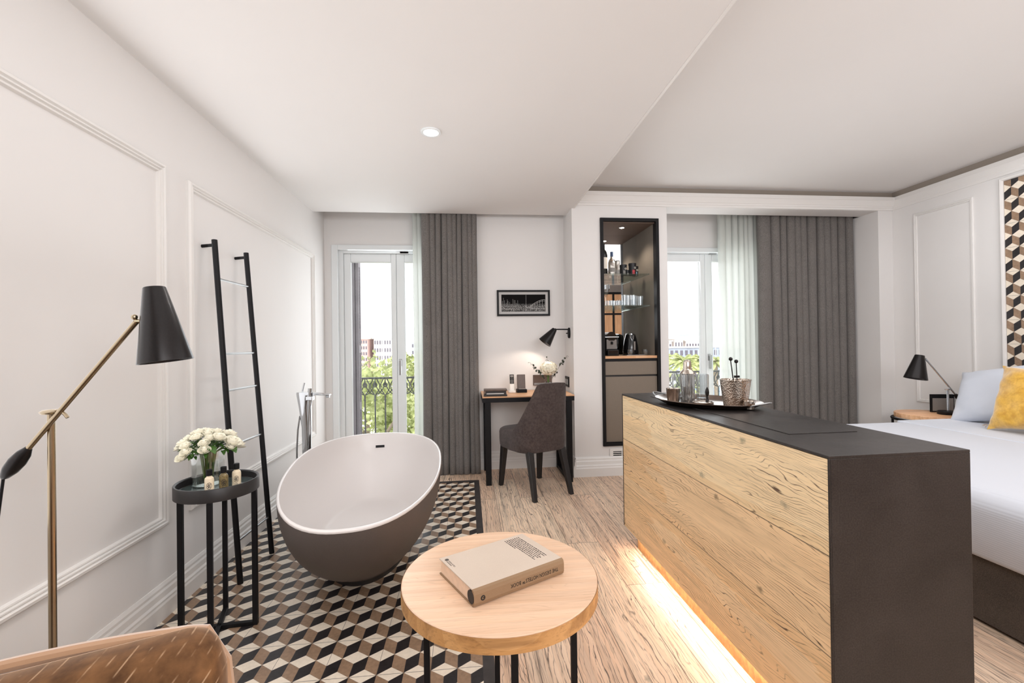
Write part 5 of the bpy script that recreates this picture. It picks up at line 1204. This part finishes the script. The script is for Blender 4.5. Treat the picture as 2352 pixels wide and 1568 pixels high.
def palm(label, x, y, zt, seed, r=1.9):
    rnd = random.Random(seed); t_ = thing('palm_tree', label, 'palm tree', (x, y, GZ), 0, 'palms along the harbour'); H = zt-GZ-.9
    bm = B(); tube(bm, [(0, 0, 0), (.1, 0, H*.5), (0, 0, H)], [.25, .2, .18], 8); obj('trunk', bm, M['bark'], t_, smooth=True, local=True)
    bm = B()
    for i in range(34):
        a_ = rnd.uniform(0, 2*PI); el = rnd.uniform(-.6, 1.2); L_ = r*rnd.uniform(.8, 1.1); d_ = Vector((math.cos(a_)*math.cos(el), math.sin(a_)*math.cos(el), math.sin(el))); pv = None
        sd = d_.cross(Vector((0, 0, 1))).normalized()
        for q in range(7):
            f = q/6; c = Vector((0, 0, H))+d_*L_*f+Vector((0, 0, -.65*L_*f*f)); w_ = .20*math.sin(PI*min(1, f*.9+.1))
            cur = [bm.verts.new(c-sd*w_+Vector((0, 0, -w_*.7))), bm.verts.new(c), bm.verts.new(c+sd*w_+Vector((0, 0, -w_*.7)))]
            if pv: bm.faces.new((pv[0], pv[1], cur[1], cur[0])); bm.faces.new((pv[1], pv[2], cur[2], cur[1]))
            pv = cur
    obj('fronds', bm, M['tree'], t_, local=True)
palm('palm at left of view behind drinks tray, close to the pier edge', 17.9, 39.5, .50, 1)
palm('tallest palm in the middle of the view above the cocktail shaker', 17.4, 34.6, .50, 2)
palm('palm just left of the window bars behind drinks tray', 21.9, 40.5, .30, 3)
palm('low palm in front, directly above the shaker', 14.9, 29.5, -.75, 4, 1.7)
palm('palm right of the window bars, beside the voile curtain', 21.0, 36.0, .40, 5, 1.2)
def building(label, x0, x1, y, z0, z1, m, rows, cols, roof=True, dep=14, grp=None, cat='building', wm='bwin', name='harbour_building', fr=(.55, .5)):
    t_ = thing(name, label, cat, ((x0+x1)/2, y, z0), 0, grp)
    bm = B(); box(bm, x0, x1, y, y+dep, z0, z1); obj('walls', bm, m, t_)
    if roof: bm = B(); box(bm, x0-.4, x1+.4, y-.4, y+dep, z1, z1+(z1-z0)*.035); obj('cornice', bm, M['stone'], t_)
    w_ = (x1-x0)/cols; h_ = (z1-z0)/rows; me = None
    for r_ in range(rows):
        for c_ in range(cols):
            cx2, cz2 = x0+w_*(c_+.5), z0+h_*(r_+.5)
            if me is None:
                bm = B(); box(bm, cx2-w_*fr[0]/2, cx2+w_*fr[0]/2, y-.08, y, cz2-h_*fr[1]/2, cz2+h_*fr[1]/2); me = obj('window', bm, M[wm], t_); mx_, mz_ = cx2, cz2
            else:
                c = me.copy(); COL.objects.link(c); c.parent = t_; c.location = (cx2-mx_, 0, cz2-mz_)
building('left wing of the long white harbour hall behind the palms', 58.0, 71.5, 150, -9, 1.35, M['bwall'], 3, 12)
building('right wing of the long white harbour hall behind the palms', 76.7, 85.0, 150, -9, 1.35, M['bwall'], 3, 8)
building('taller middle section of the white harbour hall with three tall windows', 72.5, 75.7, 150, -9, 2.1, M['bwall'], 2, 3, fr=(.45, .6))
building('tall bluish glass building right of the window bars behind drinks tray', 87.5, 104.0, 170, -9, 4.0, M['bwall2'], 7, 10, wm='bwall2')
building('low blue grey warehouse between white hall and the palms', 55.0, 78.0, 120, -9, -.55, M['bluegrey'], 3, 16)
building('pale pinkish apartment block at right of view over the trees', -24.6, -18.8, 120, -9, 3.1, M['bwall'], 6, 9)
building('pink brick building with many windows above the nearest street tree', -29.4, -25.8, 118, -9, 3.0, M['brick'], 8, 6)
building('low pale building at the far left of view over trees', -38.0, -30.6, 119, -9, 2.3, M['bwall'], 6, 10)
building('distant pale block beyond grey curtain side of bathtub window', -15.5, -11.0, 125, -9, 2.0, M['bwall2'], 6, 6)
for lb, x0, x1, m in (('pale red fronted quay kiosk behind the drinks tray', 21.3, 23.4, 'redsign'), ('wide blue awning kiosk on the quay behind the drinks tray', 23.6, 29.0, 'awning')):
    t_ = thing('quay_kiosk', lb, 'kiosk', ((x0+x1)/2, 48, GZ))
    bm = B(); box(bm, x0, x1, 48, 51, GZ, -5.2); obj('walls', bm, M['hull'], t_)
    bm = B(); loft(bm, [[(x0, 48.2, -4.4), (x0, 46.6, -5.4), (x0, 46.6, -5.2), (x0, 48.2, -4.1)], [(x1, 48.2, -4.4), (x1, 46.6, -5.4), (x1, 46.6, -5.2), (x1, 48.2, -4.1)]]); obj('awning', bm, M[m], t_)
def boat(label, x, y, mast, L_=9):
    t_ = thing('sailing_boat', label, 'boat', (x, y, -8.4), 1.45, 'moored sailing boats')
    bm = B(); loft(bm, [[(s_*L_/2*k_+.8*(1-abs(s_)), yy*1.4*(1-.75*abs(s_)**2), zz) for yy, zz in ((-1, 1.3), (-.55, 0), (.55, 0), (1, 1.3))] for s_, k_ in ((-1, 1), (-.5, 1), (0, 1), (.5, 1), (1, 1))]); obj('hull', bm, M['hull'], t_, local=True)
    bm = B(); prism(bm, rrect(L_*.35, 1.4, .3), 1.3, 1.9); obj('cabin', bm, M['bluegrey'], t_, local=True)
    bm = B(); cyl(bm, (0, 0, 1.3), (0, 0, mast), .07, .04, 8); cyl(bm, (0, 0, 2.6), (-L_*.38, 0, 2.5), .06); obj('mast', bm, M['hull'], t_, local=True)
for i, (x, y, mh) in enumerate(((34.6, 62, 8.6), (38.6, 66, 9.3), (42.4, 70, 8.2), (29.5, 62, 7.6), (-11.5, 62, 11.0), (-13.0, 70, 9.0))):
    boat(('white sailing boat moored beyond the window bars behind drinks tray', 'tall masted white boat, middle one beside the voile curtain', 'white sailing boat farthest right beside the voile curtain', 'white sailing boat left, beyond the palms and kiosk', 'tall masted white boat seen over trees past bathtub', 'smaller masted white boat farther off past bathtub trees')[i], x, y, mh)
bm = B(); box(bm, -160, 220, 8, 300, GZ-.4, GZ); struct('ground', bm, M['quay'], local=True)

# ================================================================== LIGHT, WORLD, CAMERA
w = bpy.data.worlds.new('overcast'); SC.world = w; w.use_nodes = True; nt = w.node_tree; nt.nodes.clear()
out = nt.nodes.new('ShaderNodeOutputWorld'); bg = nt.nodes.new('ShaderNodeBackground'); tc2 = nt.nodes.new('ShaderNodeTexCoord')
sx_ = nt.nodes.new('ShaderNodeSeparateXYZ'); rp = nt.nodes.new('ShaderNodeValToRGB'); nt.links.new(tc2.outputs['Generated'], sx_.inputs[0]); nt.links.new(sx_.outputs[2], rp.inputs[0])
rp.color_ramp.elements[0].position = 0.0; rp.color_ramp.elements[0].color = (0.90, 0.93, 0.97, 1); rp.color_ramp.elements[1].position = .6; rp.color_ramp.elements[1].color = (0.97, 0.985, 1.0, 1)
nt.links.new(rp.outputs[0], bg.inputs[0]); bg.inputs[1].default_value = 1.7; nt.links.new(bg.outputs[0], out.inputs[0])
def light(name, typ, loc, power, color, rot=(0, 0, 0), size=1.0, size_y=None, spot=None, blend=.5):
    l = bpy.data.lights.new(name, typ); l.energy = power; l.color = color
    if typ == 'AREA':
        l.size = size
        if size_y: l.shape = 'RECTANGLE'; l.size_y = size_y
    else: l.shadow_soft_size = size
    if spot: l.spot_size = spot; l.spot_blend = blend
    o_ = bpy.data.objects.new(name, l); COL.objects.link(o_); o_.location = loc; o_.rotation_euler = rot
    return o_
def aim(o_, target):
    o_.rotation_euler = (Vector(target)-o_.location).to_track_quat('-Z', 'Y').to_euler(); return o_
WARM = (.96, .975, 1.0)
s = light('daylight_sun', 'SUN', (0, 30, 30), 4.0, (1, .98, .92), size=1); s.data.angle = .5; aim(s, (6, 60, 0))
aim(light('fill_rear', 'AREA', (1.2, -1.2, 2.0), 78, WARM, size=3.0, size_y=1.0), (1.6, 3.4, 1.6))  # unseen fill added behind the camera to brighten the far walls
light('fill_left', 'AREA', (-.25, 1.6, 2.34), 6.5, WARM, size=1.3, size_y=2.8)  # added fill under the lower ceiling, no fixture there
light('fill_bed', 'AREA', (2.6, 1.8, 2.53), 27, WARM, size=2.4, size_y=2.6)  # added fill above the bed side, not a real lamp
light('fill_side', 'AREA', (-1.31, 1.9, 1.45), 12, WARM, rot=(0, -PI/2, 0), size=1.6, size_y=2.6)  # unseen fill added by the left wall to brighten the island front
light('ceiling_fill_left', 'AREA', (-.25, 1.5, 1.45), 5.2, WARM, rot=(PI, 0, 0), size=1.6, size_y=3.0)  # added upward fill in mid-air to lift the lower ceiling
light('ceiling_fill_right', 'AREA', (2.5, 1.5, 1.45), 9, WARM, rot=(PI, 0, 0), size=2.4, size_y=3.2)  # unseen upward fill added to lift the upper ceiling
aim(light('window_light_left', 'AREA', (-.68, 4.40, 1.2), 15, (.92, .97, 1.0), size=.9, size_y=2.0), (-.5, 0, 1.2))
aim(light('window_light_right', 'AREA', (2.45, 4.40, 1.2), 18, (.92, .97, 1.0), size=.9, size_y=2.0), (2.0, 0, 1.4))
light('downlight_beam', 'SPOT', (-.189, 2.509, CZ-.03), 10, (1, .96, .93), spot=2.4, blend=.8, size=.04)
aim(light('desk_lamp_beam', 'SPOT', (.705, 3.952, 1.20), 4, (1, .84, .70), spot=2.1, blend=.35, size=.02), (.55, 4.02, .7))
light('minibar_spot', 'SPOT', (1.452, 4.03, NZ1-.04), 8, (1, .86, .70), spot=2.2, blend=.6, size=.02)
light('bedside_beam', 'SPOT', (3.61, 3.25, .90), 2.5, (1, .80, .62), spot=1.9, blend=.4, size=.02)
light('floor_lamp_beam', 'SPOT', (-.828, 1.30, 1.17), 5, (1, .88, .78), spot=1.7, blend=.5, size=.03)

cd = bpy.data.cameras.new('camera'); cam = bpy.data.objects.new('camera', cd); COL.objects.link(cam); SC.camera = cam
cd.sensor_fit = 'HORIZONTAL'; cd.sensor_width = 36; cd.lens = 1020/2352*36; cd.clip_start = .02; cd.clip_end = 1000
r_ = Vector((0.99496287, -0.09930070, -0.01372055)); u_ = Vector((0.01305912, -0.00730786, 0.99988802)); f_ = Vector((0.09938985, 0.99503064, 0.00597426))
cam.matrix_world = Matrix(((r_.x, u_.x, -f_.x, 0), (r_.y, u_.y, -f_.y, 0), (r_.z, u_.z, -f_.z, 1.17), (0, 0, 0, 1)))
SC.view_settings.view_transform = 'Standard'; SC.view_settings.look = 'None'; SC.view_settings.exposure = 0.08; SC.view_settings.gamma = 1.0
try:
    SC.cycles.max_bounces = 8; SC.cycles.diffuse_bounces = 4; SC.cycles.transparent_max_bounces = 24; SC.cycles.sample_clamp_indirect = 6.0; SC.cycles.use_denoising = True
except Exception: pass
